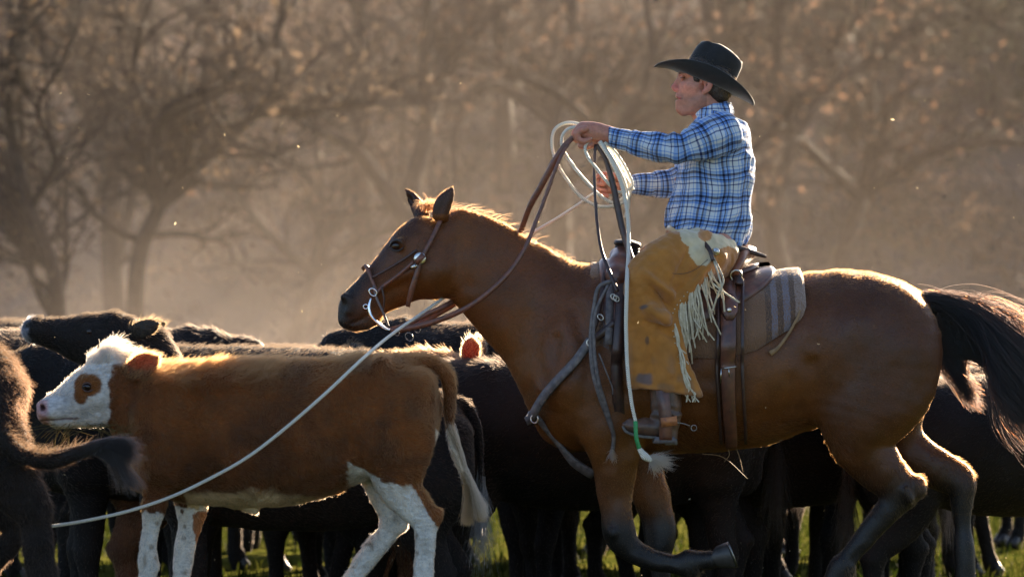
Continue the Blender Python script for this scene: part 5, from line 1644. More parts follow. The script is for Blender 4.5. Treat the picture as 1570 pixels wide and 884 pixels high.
    for i in range(len(cp) - 1):
        a, b = cp[i], cp[i + 1]
        P.append(Prim([(a[0], a[1], a[2], 3, 3), (b[0], b[1], b[2], 3, 3)], 2, 1))
        P.append(Prim([(a[0] + 2, a[1] + 7, a[2] * 1.13, 3.2, 3.2), (b[0] + 2, b[1] + 7, b[2] * 1.13, 3.2, 3.2)], 4, 1))
        P.append(Prim([(a[0] + 3, a[1] + 13, a[2] * 1.25, 3, 3), (b[0] + 3, b[1] + 13, b[2] * 1.25, 3, 3)], 4, 1))
    for sd_ in (-1, 1):
        P.append(Prim([(1072, 184, sd_ * 22, 5, 2.6), (1060, 196, sd_ * 20, 5, 2.4), (1056, 205, sd_ * 18, 2, 2)], 4, 3))
    V, Q = polygonize(P, 1.5)
    a = np.arctan2(V[:, 1], V[:, 0] - 1090)
    at = {'weave': np.stack([a * 30 + 10, -V[:, 2] * 1.0 + 8, 0 * a], 1)}
    link('collar', np_mesh('collar', to_world(relax(V, Q, 2, .5)), Q, attrs=at), PLAID, s)
    # buttons down the front placket
    for bx, by in ((1054, 222), (1046, 258), (1036, 292), (1024, 326)):
        m = MB(); ellipsoid(m, W(bx - 1, by, -4), (.003, .006, .006)); m.build('button', SILVER, s)
    for i, (bx, by) in enumerate(((940, 224), (948, 227))):
        m = MB(); ellipsoid(m, W(bx, by - 4, -63), (.004, .003, .004)); m.build('button', SILVER, s)
shirt()

SEAM = [(1082, 412), (1062, 436), (1045, 455), (1031, 474), (1026, 492), (1030, 515), (1035, 545), (1043, 572), (1058, 600)]
def chaps():
    m, nt, b = new_mat('worn_suede')
    at = nd(nt, 'ShaderNodeAttribute'); at.attribute_name = 'col'
    n = noise_out(nt, 16, 7, lo=.32, hi=.68); n2 = noise_out(nt, 5, 5, lo=.64, hi=.85)
    mp = nd(nt, 'ShaderNodeMapRange'); mp.inputs[3].default_value = .82; mp.inputs[4].default_value = 1.15; nt.links.new(n, mp.inputs[0])
    v = nd(nt, 'ShaderNodeVectorMath', operation='SCALE'); nt.links.new(at.outputs['Color'], v.inputs[0]); nt.links.new(mp.outputs[0], v.inputs['Scale'])
    nt.links.new(mixc(nt, n2, v.outputs[0], (.10, .07, .05)), b.inputs['Base Color'])
    b.inputs['Roughness'].default_value = .8; b.inputs['Sheen Weight'].default_value = .25; b.inputs['Specular IOR Level'].default_value = .25
    bump(nt, b, noise_out(nt, 90, 5), .5, .003)
    P = []
    for s in (-1, 1):
        P.append(Prim([(1096, 392, s * 52, 38, 34), (1064, 396, s * 92, 43, 34), (1022, 408, s * 124, 44, 32), (992, 432, s * 138, 40, 30), (991, 470, s * 142, 38, 27), (995, 520, s * 146, 40, 24), (1001, 560, s * 149, 45, 22), (1010, 615, s * 152, 54, 20)], 8, 4))
        P.append(Prim([(1088, 400, s * 96, 14, 20), (1062, 432, s * 126, 14, 16), (1035, 466, s * 146, 12, 10), (1026, 492, s * 152, 10, 6), (1032, 545, s * 156, 12, 5), (1046, 590, s * 158, 16, 5), (1052, 610, s * 158, 18, 5)], 10, 4))
    for s in (-1, 1):
        P.append(Prim([(1040, 487, s * 172, 4, 8), (1012, 470, s * 175, 6, 10), (986, 452, s * 172, 4, 8)], 9, 3, 'cut'))
        P.append(Prim([(1036, 500, s * 170, 4, 7), (1008, 500, s * 174, 4, 7), (984, 492, s * 172, 3, 6)], 8, 3, 'cut'))
        P.append(Prim([(1012, 486, s * 168, 8, 6), (990, 476, s * 170, 8, 6)], 10, 3))
    P.append(Prim([(1032, 352, 0, 10, 40), (1060, 362, 0, 26, 58), (1092, 380, 0, 34, 62), (1112, 390, 0, 22, 50)], 14, 3))
    def clip(F, X, Y, Z):
        py = -Z
        F = np.maximum(F, py - (590 + (X - 960) * .13))
        F = np.maximum(F, (339 + (X - 1020) * .30) - py)
        return F
    V, Q = polygonize(P, 2.0, clipf=clip)
    V = relax(V, Q, 2, .5)
    N = vnormals(V, Q)
    x, y, z = V[:, 0], V[:, 1], -V[:, 2]
    # creases: behind the knee and across the thigh
    f = 0
    for (ax, ay, bx, by, w_, dpt) in ((1028, 480, 990, 436, 6, -5), (1030, 462, 975, 415, 7, 3.5), (1024, 500, 985, 470, 6, 3.5), (1060, 372, 1020, 440, 5, -2), (1034, 520, 1000, 500, 6, -2.5), (1000, 520, 985, 590, 9, -2.5), (1020, 530, 1012, 600, 8, 2.5), (970, 520, 968, 590, 7, 2.5), (1090, 395, 1050, 445, 5, 2)):
        d = np.array([bx - ax, by - ay], float); L = np.linalg.norm(d); d /= L
        q = np.stack([x - ax, z - ay], 1); al = np.clip(q @ d, 0, L); r = np.linalg.norm(q - al[:, None] * d, axis=1)
        f = f + dpt * np.exp(-(r / w_) ** 2) * np.sin(np.pi * np.clip(al / L * .9 + .05, 0, 1))
    f = f * 2.5 + 3.2 * vnoise(V * np.array([1, 1, .5]), 1 / 20., 3) + 1.2 * vnoise(V, 1 / 8., 4)
    V = V + N * np.asarray(f)[:, None]
    nz = vnoise(V, 1 / 8., 7)
    c = np.tile([0.34, 0.132, 0.022], (len(V), 1))
    def mx(c, col, m_): return c * (1 - m_[:, None]) + np.asarray(col) * m_[:, None]
    cream = [0.50, 0.41, 0.26]
    belt = (z < 352 + (x - 1030) * .30 + 6 * np.sin(x / 9.) + (x > 1060) * 8) * 1.0
    c = mx(c, cream, belt)
    pl = np.array([(1036, 358), (1062, 352), (1078, 372), (1086, 398), (1074, 410), (1060, 408), (1052, 396), (1050, 380), (1038, 372)], float)
    ins = np.zeros(len(V), bool)
    for i in range(len(pl)):
        x1, y1 = pl[i]; x2, y2 = pl[(i + 1) % len(pl)]
        cnd = ((y1 > z) != (y2 > z)) & (x < (x2 - x1) * (z - y1) / (y2 - y1 + 1e-9) + x1)
        ins ^= cnd
    c = mx(c, cream, ins * 1.0)
    c = mx(c, [0.40, .17, .05], 1.0 * (np.hypot((x - 1075), (z - 362) * 1.1) < 11))
    c = mx(c, [.16, .10, .06], .5 * sstep(.15, .8, vnoise(V, 1 / 13., 11) + .35 * (z > 560)) * sstep(500, 590, z))
    c = mx(c, [.08, .07, .08], .8 * sstep(1.3, .7, np.hypot((x - 982) / 14, (z - 578) / 7) + .4 * nz))
    c = mx(c, [.07, .06, .06], .8 * sstep(1.3, .7, np.hypot((x - 981) / 6, (z - 472) / 2.5) + .3 * nz))
    c = mx(c, [.09, .05, .03], .8 * sstep(1.3, .7, np.hypot((x - 986) / 3, (z - 521) / 6) + .3 * nz))
    c = mx(c, [.24, .10, .035], .5 * sstep(6, 0, np.abs(z - (590 + (x - 960) * .13))))
    col = np.concatenate([c, np.ones((len(c), 1))], 1)
    ch = link('chaps', np_mesh('chaps', to_world(V), Q, attrs={'col': col}), m, PERSON)
    # stitched edge of the thigh panel
    st = MB()
    tube(st, pxpath([(1022, 366, -102), (1005, 378, -124), (994, 392, -142), (1000, 408, -156), (1020, 420, -160), (1042, 421, -158), (1060, 414, -148), (1078, 400, -128)], n=8), .0012, 5)
    st.build('seam', LEATHER_D, ch)
    # studs down the seam
    pts = cr([(p[0] - 4, 0, p[1]) for p in SEAM], 6)
    for i in range(4, len(pts) - 2, 2):
        q = pts[i]; dyy = np.interp(q[2], [412, 440, 470, 500, 600], [-128, -148, -160, -163, -167])
        s_ = MB(); ellipsoid(s_, W(q[0], q[2], dyy), (.0028, .002, .0028), 8, 5); s_.build('stud', CREAMLACE, ch)
    # fringe, each lace of its own
    r_ = random.Random(5)
    for i in range(58):
        t = i / 57
        if t < .62:
            q = np.array(SEAM[0]) * (1 - t / .62) + np.array(SEAM[3]) * (t / .62); q = cr(SEAM[:5], 10)[int(t / .62 * 30)]
            L = r_.uniform(55, 88); lean = r_.gauss(6 + 12 * (1 - t / .62) * (r_.random()), 7)
            if i < 5: L *= .6
        else:
            q = cr(SEAM[4:], 10)[int((t - .62) / .38 * 34)]
            L = r_.uniform(38, 75); lean = r_.uniform(4, 24)
            L = min(L, 612 - q[1])
        dyy = np.interp(q[1], [412, 440, 470, 500, 600], [-124, -143, -152, -158, -162]) - r_.random() * 5
        w_ = r_.gauss(0, 4)
        pts_ = pxpath([(q[0], q[1], dyy), (q[0] + lean * .3 + w_ * .3, q[1] + L * .33, dyy - 3), (q[0] + lean * .7 - w_ * .4, q[1] + L * .7, dyy - 2 + r_.gauss(0, 3)), (q[0] + lean + w_, q[1] + L, dyy + r_.gauss(0, 4))], n=4)
        f_ = MB(); strap(f_, pts_, [2.9 / PPM, 2.6 / PPM, 2.0 / PPM], 1.2 / PPM, normal=(r_.gauss(0, .4), -1, 0)); f_.build('fringe_lace', CREAMLACE, ch, smooth=False)
    # long laces by the hip
    for P_ in ([(1086, 398, -122), (1092, 420, -150), (1098, 445, -156), (1102, 478, -150)], [(1088, 398, -122), (1100, 430, -152), (1092, 450, -158), (1084, 476, -154)], [(1084, 436, -158), (1102, 450, -158), (1124, 464, -152)]):
        f_ = MB(); strap(f_, pxpath(P_, n=6), 2.8 / PPM, 1.4 / PPM); f_.build('fringe_lace', CREAMLACE, ch, smooth=False)
    # strap from the waist over the hip, concho
    f_ = MB(); strap(f_, pxpath([(1056, 352, -66), (1066, 366, -100), (1080, 384, -126), (1086, 402, -132)], n=6), [4 / PPM, 7 / PPM, 6 / PPM], 2 / PPM); f_.build('hip_strap', LEATHER_D, ch)
    f_ = MB(); ellipsoid(f_, W(1091, 388, -118), (.015, .006, .015)); ellipsoid(f_, W(1091, 388, -120), (.007, .006, .007)); f_.build('concho', SILVER, ch)
    # belt with loose end
    f_ = MB()
    pts_ = []; nn_ = []
    for t in np.linspace(-2.95, 2.95, 40):
        pts_.append(W(1078 - 52 * math.cos(t) * 1.05 + 3, 366 - 16 * math.cos(t), 64 * math.sin(t))); nn_.append((-math.cos(t), math.sin(t), 0))
    strap(f_, pts_, 9 / PPM, 3 / PPM, normal=nn_); f_.build('belt', LEATHER_D, PERSON)
    f_ = MB(); strap(f_, pxpath([(1116, 380, -48), (1136, 383, -40), (1156, 389, -34), (1172, 394, -30)], n=6), [11 / PPM, 9 / PPM, 7.5 / PPM, 5 / PPM], 3.5 / PPM); f_.build('belt_end', LEATHER_D, PERSON)
    f_ = MB(); ellipsoid(f_, W(1027, 349, -18), (.012, .016, .013)); f_.build('belt_buckle', SILVER, PERSON)
    return ch
chaps()

def boots():
    for s in (-1, 1):
        P = [Prim([(1012, 590, s * 148, 22, 18), (1014, 618, s * 148, 22, 17), (1012, 638, s * 148, 21, 15), (1000, 650, s * 148, 15, 14), (978, 649, s * 149, 13, 14.5), (962, 647, s * 150, 10, 11), (955, 646, s * 150, 6, 6)], 6, 4),
             Prim([(1020, 652, s * 148, 13, 12), (1022, 664, s * 148, 10, 11)], 4, 2),
             Prim([(1022, 590, s * 148, 12, 15), (1026, 640, s * 148, 10, 13)], 8, 2)]
        V, Q = polygonize(P, 1.8)
        V = relax(V, Q, 1, .4); N = vnormals(V, Q)
        f = 1.4 * np.sin(V[:, 2] / 2.6 + vnoise(V, 1 / 12., 3) * 2) * np.exp(-((V[:, 2] + 632) / 12) ** 2)
        V = V + N * f[:, None]
        b = link('boot', np_mesh('boot', to_world(V), Q), simple('scuffed_boot_leather', (.12, .055, .03), (.06, .035, .025), sc=40, rough=.5, coatw=.1) if s < 0 else bpy.data.materials['scuffed_boot_leather'], PERSON)
        m = MB()
        outl = []
        sl = pxpath([(950, 648, s * 150), (956, 657, s * 150), (975, 663, s * 149), (1000, 665, s * 148)], n=5)
        strap(m, sl, [14 / PPM, 26 / PPM, 29 / PPM, 26 / PPM], 4 / PPM, normal=(0.1, 0, 1)); 
        m.build('sole', simple('boot_sole', (.14, .12, .09), (.06, .05, .045), sc=60, rough=.7) if s < 0 else bpy.data.materials['boot_sole'], b)
        m = MB(); strap(m, pxpath([(1013, 672, s * 148), (1031, 671, s * 148)], n=3), 20 / PPM, 9 / PPM, normal=(0, 0, 1)); m.build('heel', bpy.data.materials['boot_sole'], b)
        m = MB(); tube(m, pxpath([(1008, 646, s * 165), (1026, 643, s * 166), (1038, 644, s * 158), (1050, 648, s * 150), (1038, 644, s * 141), (1026, 643, s * 133)]), .0028, 6)
        ring(m, W(1056, 651, s * 150), .011, .0022, (0, 1, 0)); m.build('spur', IRON, b)
        m = MB(); tube(m, pxpath([(984, 592, s * 148), (982, 606, s * 148), (976, 622, s * 149)]), [.016, .014, .011], 10)
boots()
# ------------------------------------------------------------------ saddle, blanket, bridle, reins, ropes
def drape(name, x0, x1, low, off, th, mat, parent, nx=50, na=56, top=None, wav=0.0, attrs=True, far=True):
    """thick sheet over the back: low(x) gives the row its lower edge reaches on each side"""
    V = []; uv = []
    xs = np.linspace(x0, x1, nx)
    for layer in (0, 1):
        for x in xs:
            a = abs(ang_at(x, low(x)))
            for j in range(na):
                t = -1 + 2 * j / (na - 1)
                if not far: t = -(1 - (j / (na - 1))) if top is None else t
                an = a * t
                e = min(1, (1 - abs(t)) * 14, (x - x0) / 4 + .25, (x1 - x) / 4 + .25)
                o = off + (th * max(e, .1) if layer else 0) + wav * (math.sin(x / 9 + an * 3) + math.sin(an * 14 + x / 23)) * .5
                p = trunk_pt(x, an, o); V.append(tuple(p)); uv.append((x, an * 110, 0))
    F = []
    n1 = nx * na
    I = lambda l, i, j: l * n1 + i * na + j
    for i in range(nx - 1):
        for j in range(na - 1):
            F.append((I(1, i, j), I(1, i, j + 1), I(1, i + 1, j + 1), I(1, i + 1, j)))
            F.append((I(0, i, j), I(0, i + 1, j), I(0, i + 1, j + 1), I(0, i, j + 1)))
    for i in range(nx - 1):
        F.append((I(0, i, 0), I(1, i, 0), I(1, i + 1, 0), I(0, i + 1, 0))); F.append((I(0, i, na - 1), I(0, i + 1, na - 1), I(1, i + 1, na - 1), I(1, i, na - 1)))
    for j in range(na - 1):
        F.append((I(0, 0, j), I(0, 0, j + 1), I(1, 0, j + 1), I(1, 0, j))); F.append((I(0, nx - 1, j), I(1, nx - 1, j), I(1, nx - 1, j + 1), I(0, nx - 1, j + 1)))
    V = np.array(V); Q = np.array(F)
    me = np_mesh(name, V, Q, attrs={'weave': np.array(uv, float)})
    return link(name, me, mat, parent), V, Q

SADDLE = empty('saddle', W(1040, 430), 'brown leather stock saddle with a black wrapped horn under the rider', 'saddle')
BLANKET = empty('saddle_blanket', W(1060, 430), 'woven brown saddle blanket with grey and dark stripes on the horse back', 'saddle blanket')
def blanket():
    m, nt, b = new_mat('striped_wool')
    at = nd(nt, 'ShaderNodeAttribute'); at.attribute_name = 'weave'
    sp = nd(nt, 'ShaderNodeSeparateXYZ'); nt.links.new(at.outputs['Vector'], sp.inputs[0])
    mr = nd(nt, 'ShaderNodeMapRange'); mr.inputs[1].default_value = 900; mr.inputs[2].default_value = 1230
    dn = noise_out(nt, 60, 3); ad = nd(nt, 'ShaderNodeMath', operation='MULTIPLY_ADD'); nt.links.new(dn, ad.inputs[0]); ad.inputs[1].default_value = 4; nt.links.new(sp.outputs[0], ad.inputs[2])
    nt.links.new(ad.outputs[0], mr.inputs[0])
    T = (.16, .08, .042); D_ = (.02, .012, .013); G = (.13, .14, .19); K = (.16, .08, .04)
    def f(x): return (x - 900 + 2) / 330
    c = ramp(nt, mr.outputs[0], [(0, T), (f(916), D_), (f(922), G), (f(930), D_), (f(938), T), (f(1165), D_), (f(1174), G), (f(1184), D_), (f(1193), G), (f(1203), D_), (f(1211), (.27, .2, .17))])
    wv = nd(nt, 'ShaderNodeTexVoronoi'); wv.inputs['Scale'].default_value = 260
    g = nd(nt, 'ShaderNodeTexCoord'); mp = nd(nt, 'ShaderNodeMapping'); mp.inputs['Scale'].default_value = (1, .4, .35); nt.links.new(g.outputs['Object'], mp.inputs[0]); nt.links.new(mp.outputs[0], wv.inputs[0])
    nt.links.new(mixc(nt, wv.outputs[0], c, K), b.inputs['Base Color'])
    mx2 = nt.nodes[-1]; 
    b.inputs['Roughness'].default_value = .95; b.inputs['Sheen Weight'].default_value = .3
    bump(nt, b, wv.outputs[0], .7, .004)
    low = lambda x: np.interp(x, [902, 910, 940, 1100, 1150, 1200, 1222, 1228], [515, 530, 545, 548, 536, 505, 486, 470])
    o, V, Q = drape('cloth', 902, 1228, low, 4, 9, m, BLANKET, 70, 70, wav=1.5)
    N = vnormals(V, Q)
    hx = np.tile([.18, .10, .05, 1.], (len(V), 1))
    wgt = np.ones(len(V)); wgt[:len(V) // 2] = 0
    px = V[:, 0] * PPM + 785
    coat(V, Q, N, 14000, lambda p: np.full(len(p), .009), lambda p: rng.normal(0, 1, p.shape), hx, HAIR_SOFT, BLANKET, name='wool_fuzz', lift=1.2, weight=wgt, rad=.0004)
blanket()

def saddle():
    S_ = SADDLE
    # skirt
    low = lambda x: np.interp(x, [918, 925, 940, 1000, 1060, 1110, 1140, 1165, 1180, 1187], [470, 505, 520, 520, 505, 482, 466, 450, 436, 424])
    drape('skirt', 918, 1187, low, 14, 7, LEATHER, S_, 60, 60)
    low2 = lambda x: np.interp(x, [1070, 1090, 1120, 1150, 1170, 1180], [452, 448, 440, 430, 422, 414])
    drape('seat_jockey', 1072, 1181, low2, 22, 6, LEATHER, S_, 40, 40)
    # tree: swell, seat, cantle
    P = [Prim([(948, 410, -40, 16, 22), (952, 398, -20, 17, 20), (954, 393, 0, 16, 20), (952, 398, 20, 17, 20), (948, 410, 40, 16, 22)], 10, 4),
         Prim([(945, 425, -66, 20, 20), (950, 412, -42, 20, 20)], 12, 2), Prim([(945, 425, 66, 20, 20), (950, 412, 42, 20, 20)], 12, 2),
         Prim([(965, 418, 0, 16, 46), (1000, 428, 0, 12, 50), (1050, 428, 0, 13, 56), (1095, 418, 0, 15, 60), (1120, 408, 0, 14, 56)], 12, 3)]
    V, Q = polygonize(P, 2.2); link('seat', np_mesh('seat', to_world(relax(V, Q, 2)), Q), LEATHER, S_)
    P = [Prim([(1122, 418, -62, 8, 13), (1131, 402, -52, 7.5, 13), (1138, 391, -28, 7, 13), (1141, 387, 0, 7, 14), (1138, 391, 28, 7, 13), (1131, 402, 52, 7.5, 13), (1122, 418, 62, 8, 13)], 6, 5),
         Prim([(1108, 416, -40, 13, 20), (1122, 406, 0, 14, 44), (1108, 416, 40, 13, 20)], 14, 3)]
    V, Q = polygonize(P, 1.9); link('cantle', np_mesh('cantle', to_world(relax(V, Q, 1)), Q), simple('cantle_leather', (.22, .075, .03), (.12, .04, .02), sc=20, rough=.4), S_)
    # pale rawhide edge of the swell
    m = MB(); strap(m, pxpath([(940, 402, -34), (948, 398, -40), (962, 399, -44), (978, 396, -44), (984, 398, -44)], n=5), [10 / PPM, 13 / PPM, 10 / PPM, 3 / PPM], 4 / PPM, normal=(0, -1, .5)); m.build('swell_binding', simple('silver_grey_rawhide', (.55, .52, .55), (.3, .27, .3), sc=70, rough=.4), S_)
    # horn wrapped in black rubber: each turn of the wrap stands proud
    m = MB(); tube(m, [W(958, 402, 0), W(960, 385, 0), W(962, 372, 0)], [.030, .026, .026], 16)
    P = [Prim([(946, 372, 0, 5, 24), (962, 372, 0, 6, 32), (978, 376, 0, 5, 24)], 5, 3)]
    V, Q = polygonize(P, 1.6); h = link('horn', np_mesh('horn', to_world(V), Q), simple('black_rubber', (.012, .012, .013), rough=.6), S_)
    for i in range(6):
        m = MB(); r = 30 - i * .6 if i else 26
        c = W(962, 378 + i * 4.6, 0)
        pts = [c + Vector((math.cos(t) * .044 * (1 - .03 * i), math.sin(t) * .050 * (1 - .04 * i), .002 * math.sin(t * 3 + i))) for t in np.linspace(0, 2 * math.pi, 22)]
        tube(m, pts, 2.9 / PPM, 7, caps=False); m.build('horn_wrap', bpy.data.materials['black_rubber'], h)
    # fender and stirrup leather on the near and far side
    for s in (-1, 1):
        m = MB(); strap(m, pxpath([(1020, 425, s * 112), (1012, 470, s * 128), (1006, 520, s * 132), (1006, 560, s * 130), (1008, 590, s * 130)], n=5), [60 / PPM, 84 / PPM, 76 / PPM, 44 / PPM, 26 / PPM], 5 / PPM, normal=(0, s, 0)); m.build('fender', LEATHER, S_)
        st = MB()
        strap(st, pxpath([(1008, 592, s * 126), (1010, 612, s * 122), (1012, 640, s * 124), (1012, 668, s * 128)], n=5), 26 / PPM, 5 / PPM, normal=(0, 1, .1))
        strap(st, pxpath([(1008, 592, s * 166), (1010, 612, s * 172), (1013, 640, s * 172), (1013, 668, s * 168)], n=5), 19 / PPM, 5 / PPM, normal=(0, 1, .1))
        strap(st, [W(1009, 600, s * 126), W(1009, 598, s * 146), W(1009, 600, s * 168)], 20 / PPM, 5 / PPM, normal=(0, 0, 1))
        t_ = st.build('stirrup', LEATHER, S_)
        q = MB(); strap(q, pxpath([(1006, 642, s * 175.5), (1030, 639, s * 175.5)], n=3), 14 / PPM, 3 / PPM, normal=(0, 1, .1)); q.build('stirrup_wrap', simple('orange_worn_leather', (.42, .15, .045), (.25, .09, .04), sc=60), t_) if s < 0 else None
        q = MB(); strap(q, [W(1012, 668, s * 127), W(1012, 670, s * 148), W(1012, 668, s * 170)], 34 / PPM, 9 / PPM, normal=(0, 0, 1)); q.build('tread', LEATHER_W, t_)
    # back girth billet with stud and buckle
    m = MB()
    P_ = [(1112, 432), (1110, 470), (1109, 500), (1108, 560), (1110, 610), (1114, 650), (1118, 680)]
    def tsurf(x, py, off=20): 
        a = ang_at(x, py); return trunk_pt(x, a, off)
    pts = [tsurf(*p, off=(24 if p[1] < 545 else 10)) for p in cr(P_, 6)]
    nn_ = [tuple((p - W(1110, 560, 0)) * 1) for p in pts]
    strap(m, pts, [24 / PPM, 25 / PPM, 25 / PPM, 22 / PPM, 20 / PPM, 18 / PPM], 5 / PPM, normal=nn_); b = m.build('girth_strap', LEATHER, S_)
    m = MB(); strap(m, [tsurf(1111, y, 29) for y in (468, 478, 490, 500)], [22 / PPM, 29 / PPM, 26 / PPM, 12 / PPM], 4 / PPM, normal=(0, -1, 0)); m.build('keeper', LEATHER, b)
    m = MB(); ellipsoid(m, tsurf(1110, 490, 33), (.010, .006, .010)); m.build('stud', SILVER, b)
    m = MB(); q = [tsurf(1098, 563, 15), tsurf(1120, 560, 15)]; tube(m, q, .0028, 6); tube(m, [tsurf(1098, 563, 15), tsurf(1097, 584, 13)], .0022, 6); tube(m, [tsurf(1109, 562, 17), tsurf(1110, 574, 17)], .002, 6); m.build('buckle', SILVER, b)
    for dx, mt in ((-12, LEATHER_D), (26, LEATHER_D)):
        m = MB(); pts = [tsurf(1108 + dx + q[0], q[1], 24 if q[1] < 545 else 8) for q in cr([(0, 445), (-2 if dx < 0 else -4, 500), (-4, 560), (0, 620), (6, 676)], 6)]
        strap(m, pts, 5 / PPM, 3 / PPM, normal=(0, -1, 0)); m.build('saddle_string', mt, S_)
    m = MB(); ring(m, tsurf(1124, 446, 32), .022, .004, (0, 1, .25)); m.build('rigging_ring', SILVER, S_)
    m = MB(); strap(m, [tsurf(1128, y, 30) for y in (405, 420, 440, 455)], 13 / PPM, 4 / PPM, normal=(0, -1, .2)); m.build('ring_strap', LEATHER_D, S_)
    # thong behind the blanket
    m = MB(); strap(m, [tsurf(x, y, 12 if x > 1208 else 8) for x, y in cr([(1219, 476), (1212, 492), (1198, 514), (1184, 532), (1172, 541)], 4)], [4 / PPM, 4 / PPM, 5 / PPM, 9 / PPM], 2.5 / PPM, normal=(0, -1, 0)); m.build('saddle_string', simple('tan_thong', (.28, .16, .07), rough=.7), S_)
    # front rigging: dark straps, buckles and the latigo in front of the rider's leg
    for P_, w_, mt in (([(930, 432), (942, 424), (962, 414), (985, 404)], 6, LEATHER_W), ([(926, 430), (921, 460), (912, 500), (903, 520)], 7, LEATHER_D), ([(952, 425), (950, 470), (945, 520), (942, 560), (946, 620), (956, 680)], 17, LEATHER_D), ([(934, 440), (932, 480), (930, 530)], 12, LEATHER_W), ([(940, 500), (925, 512), (910, 522), (900, 528)], 12, LEATHER_D)):
        m = MB(); pts = [tsurf(x, y, 24 if y < 545 else 9) for x, y in cr(P_, 5)]; strap(m, pts, w_ / PPM, 3.5 / PPM, normal=(0, -1, 0)); m.build('rigging_strap', mt, S_)
    for x, y in ((938, 470), (918, 496), (942, 472)):
        m = MB(); ring(m, tsurf(x, y, 30), .013, .0028, (.2, 1, 0), sx=.7); m.build('buckle', SILVER, S_)
    # stray girth strings hanging under the belly
    for P_ in ([(1110, 680, -40), (1116, 694, -40), (1108, 706, -40)], [(1125, 680, -30), (1132, 700, -30), (1137, 722, -30)], [(1075, 694, -30), (1108, 700, -30), (1144, 732, -30)], [(1020, 697, -20), (1024, 712, -20), (1021, 724, -20)], [(1190, 668, -30), (1215, 655, -40)]):
        m = MB(); tube(m, pxpath(P_), .0016, 5); m.build('girth_string', bpy.data.materials['tan_thong'], S_)
saddle()

BREAST = empty('breast_collar', W(860, 600), 'weathered grey leather breast collar across the horse chest', 'breast collar')
def breast():
    m = MB()
    pts = smooth_path([W(903, 520, -112), W(880, 552, -108), W(852, 582, -98), W(832, 606, -84), W(818, 630, -66), (W(813, 640, -40)), W(808, 645, 0), W(813, 640, 40), W(832, 606, 84), W(880, 552, 108), W(903, 520, 112)], 7)
    nn_ = [tuple((p - W(910, 600, 0))) for p in pts]
    strap(m, pts, 15 / PPM, 4 / PPM, normal=nn_); m.build('strap', LEATHER_W, BREAST)
    m = MB(); strap(m, pxpath([(820, 636, -52), (836, 655, -40), (858, 682, -28), (880, 708, -20), (910, 728, -12)], n=6), [11 / PPM, 9 / PPM, 9 / PPM, 16 / PPM, 18 / PPM], 4 / PPM, normal=(-.5, -1, -.5)); m.build('tie_down', LEATHER_W, BREAST)
    m = MB(); ring(m, W(819, 640, -64), .016, .003, (.5, 1, 0)); m.build('ring', SILVER, BREAST)
    m = MB(); ring(m, W(902, 524, -122), .013, .003, (.2, 1, 0)); m.build('ring', SILVER, BREAST)
breast()

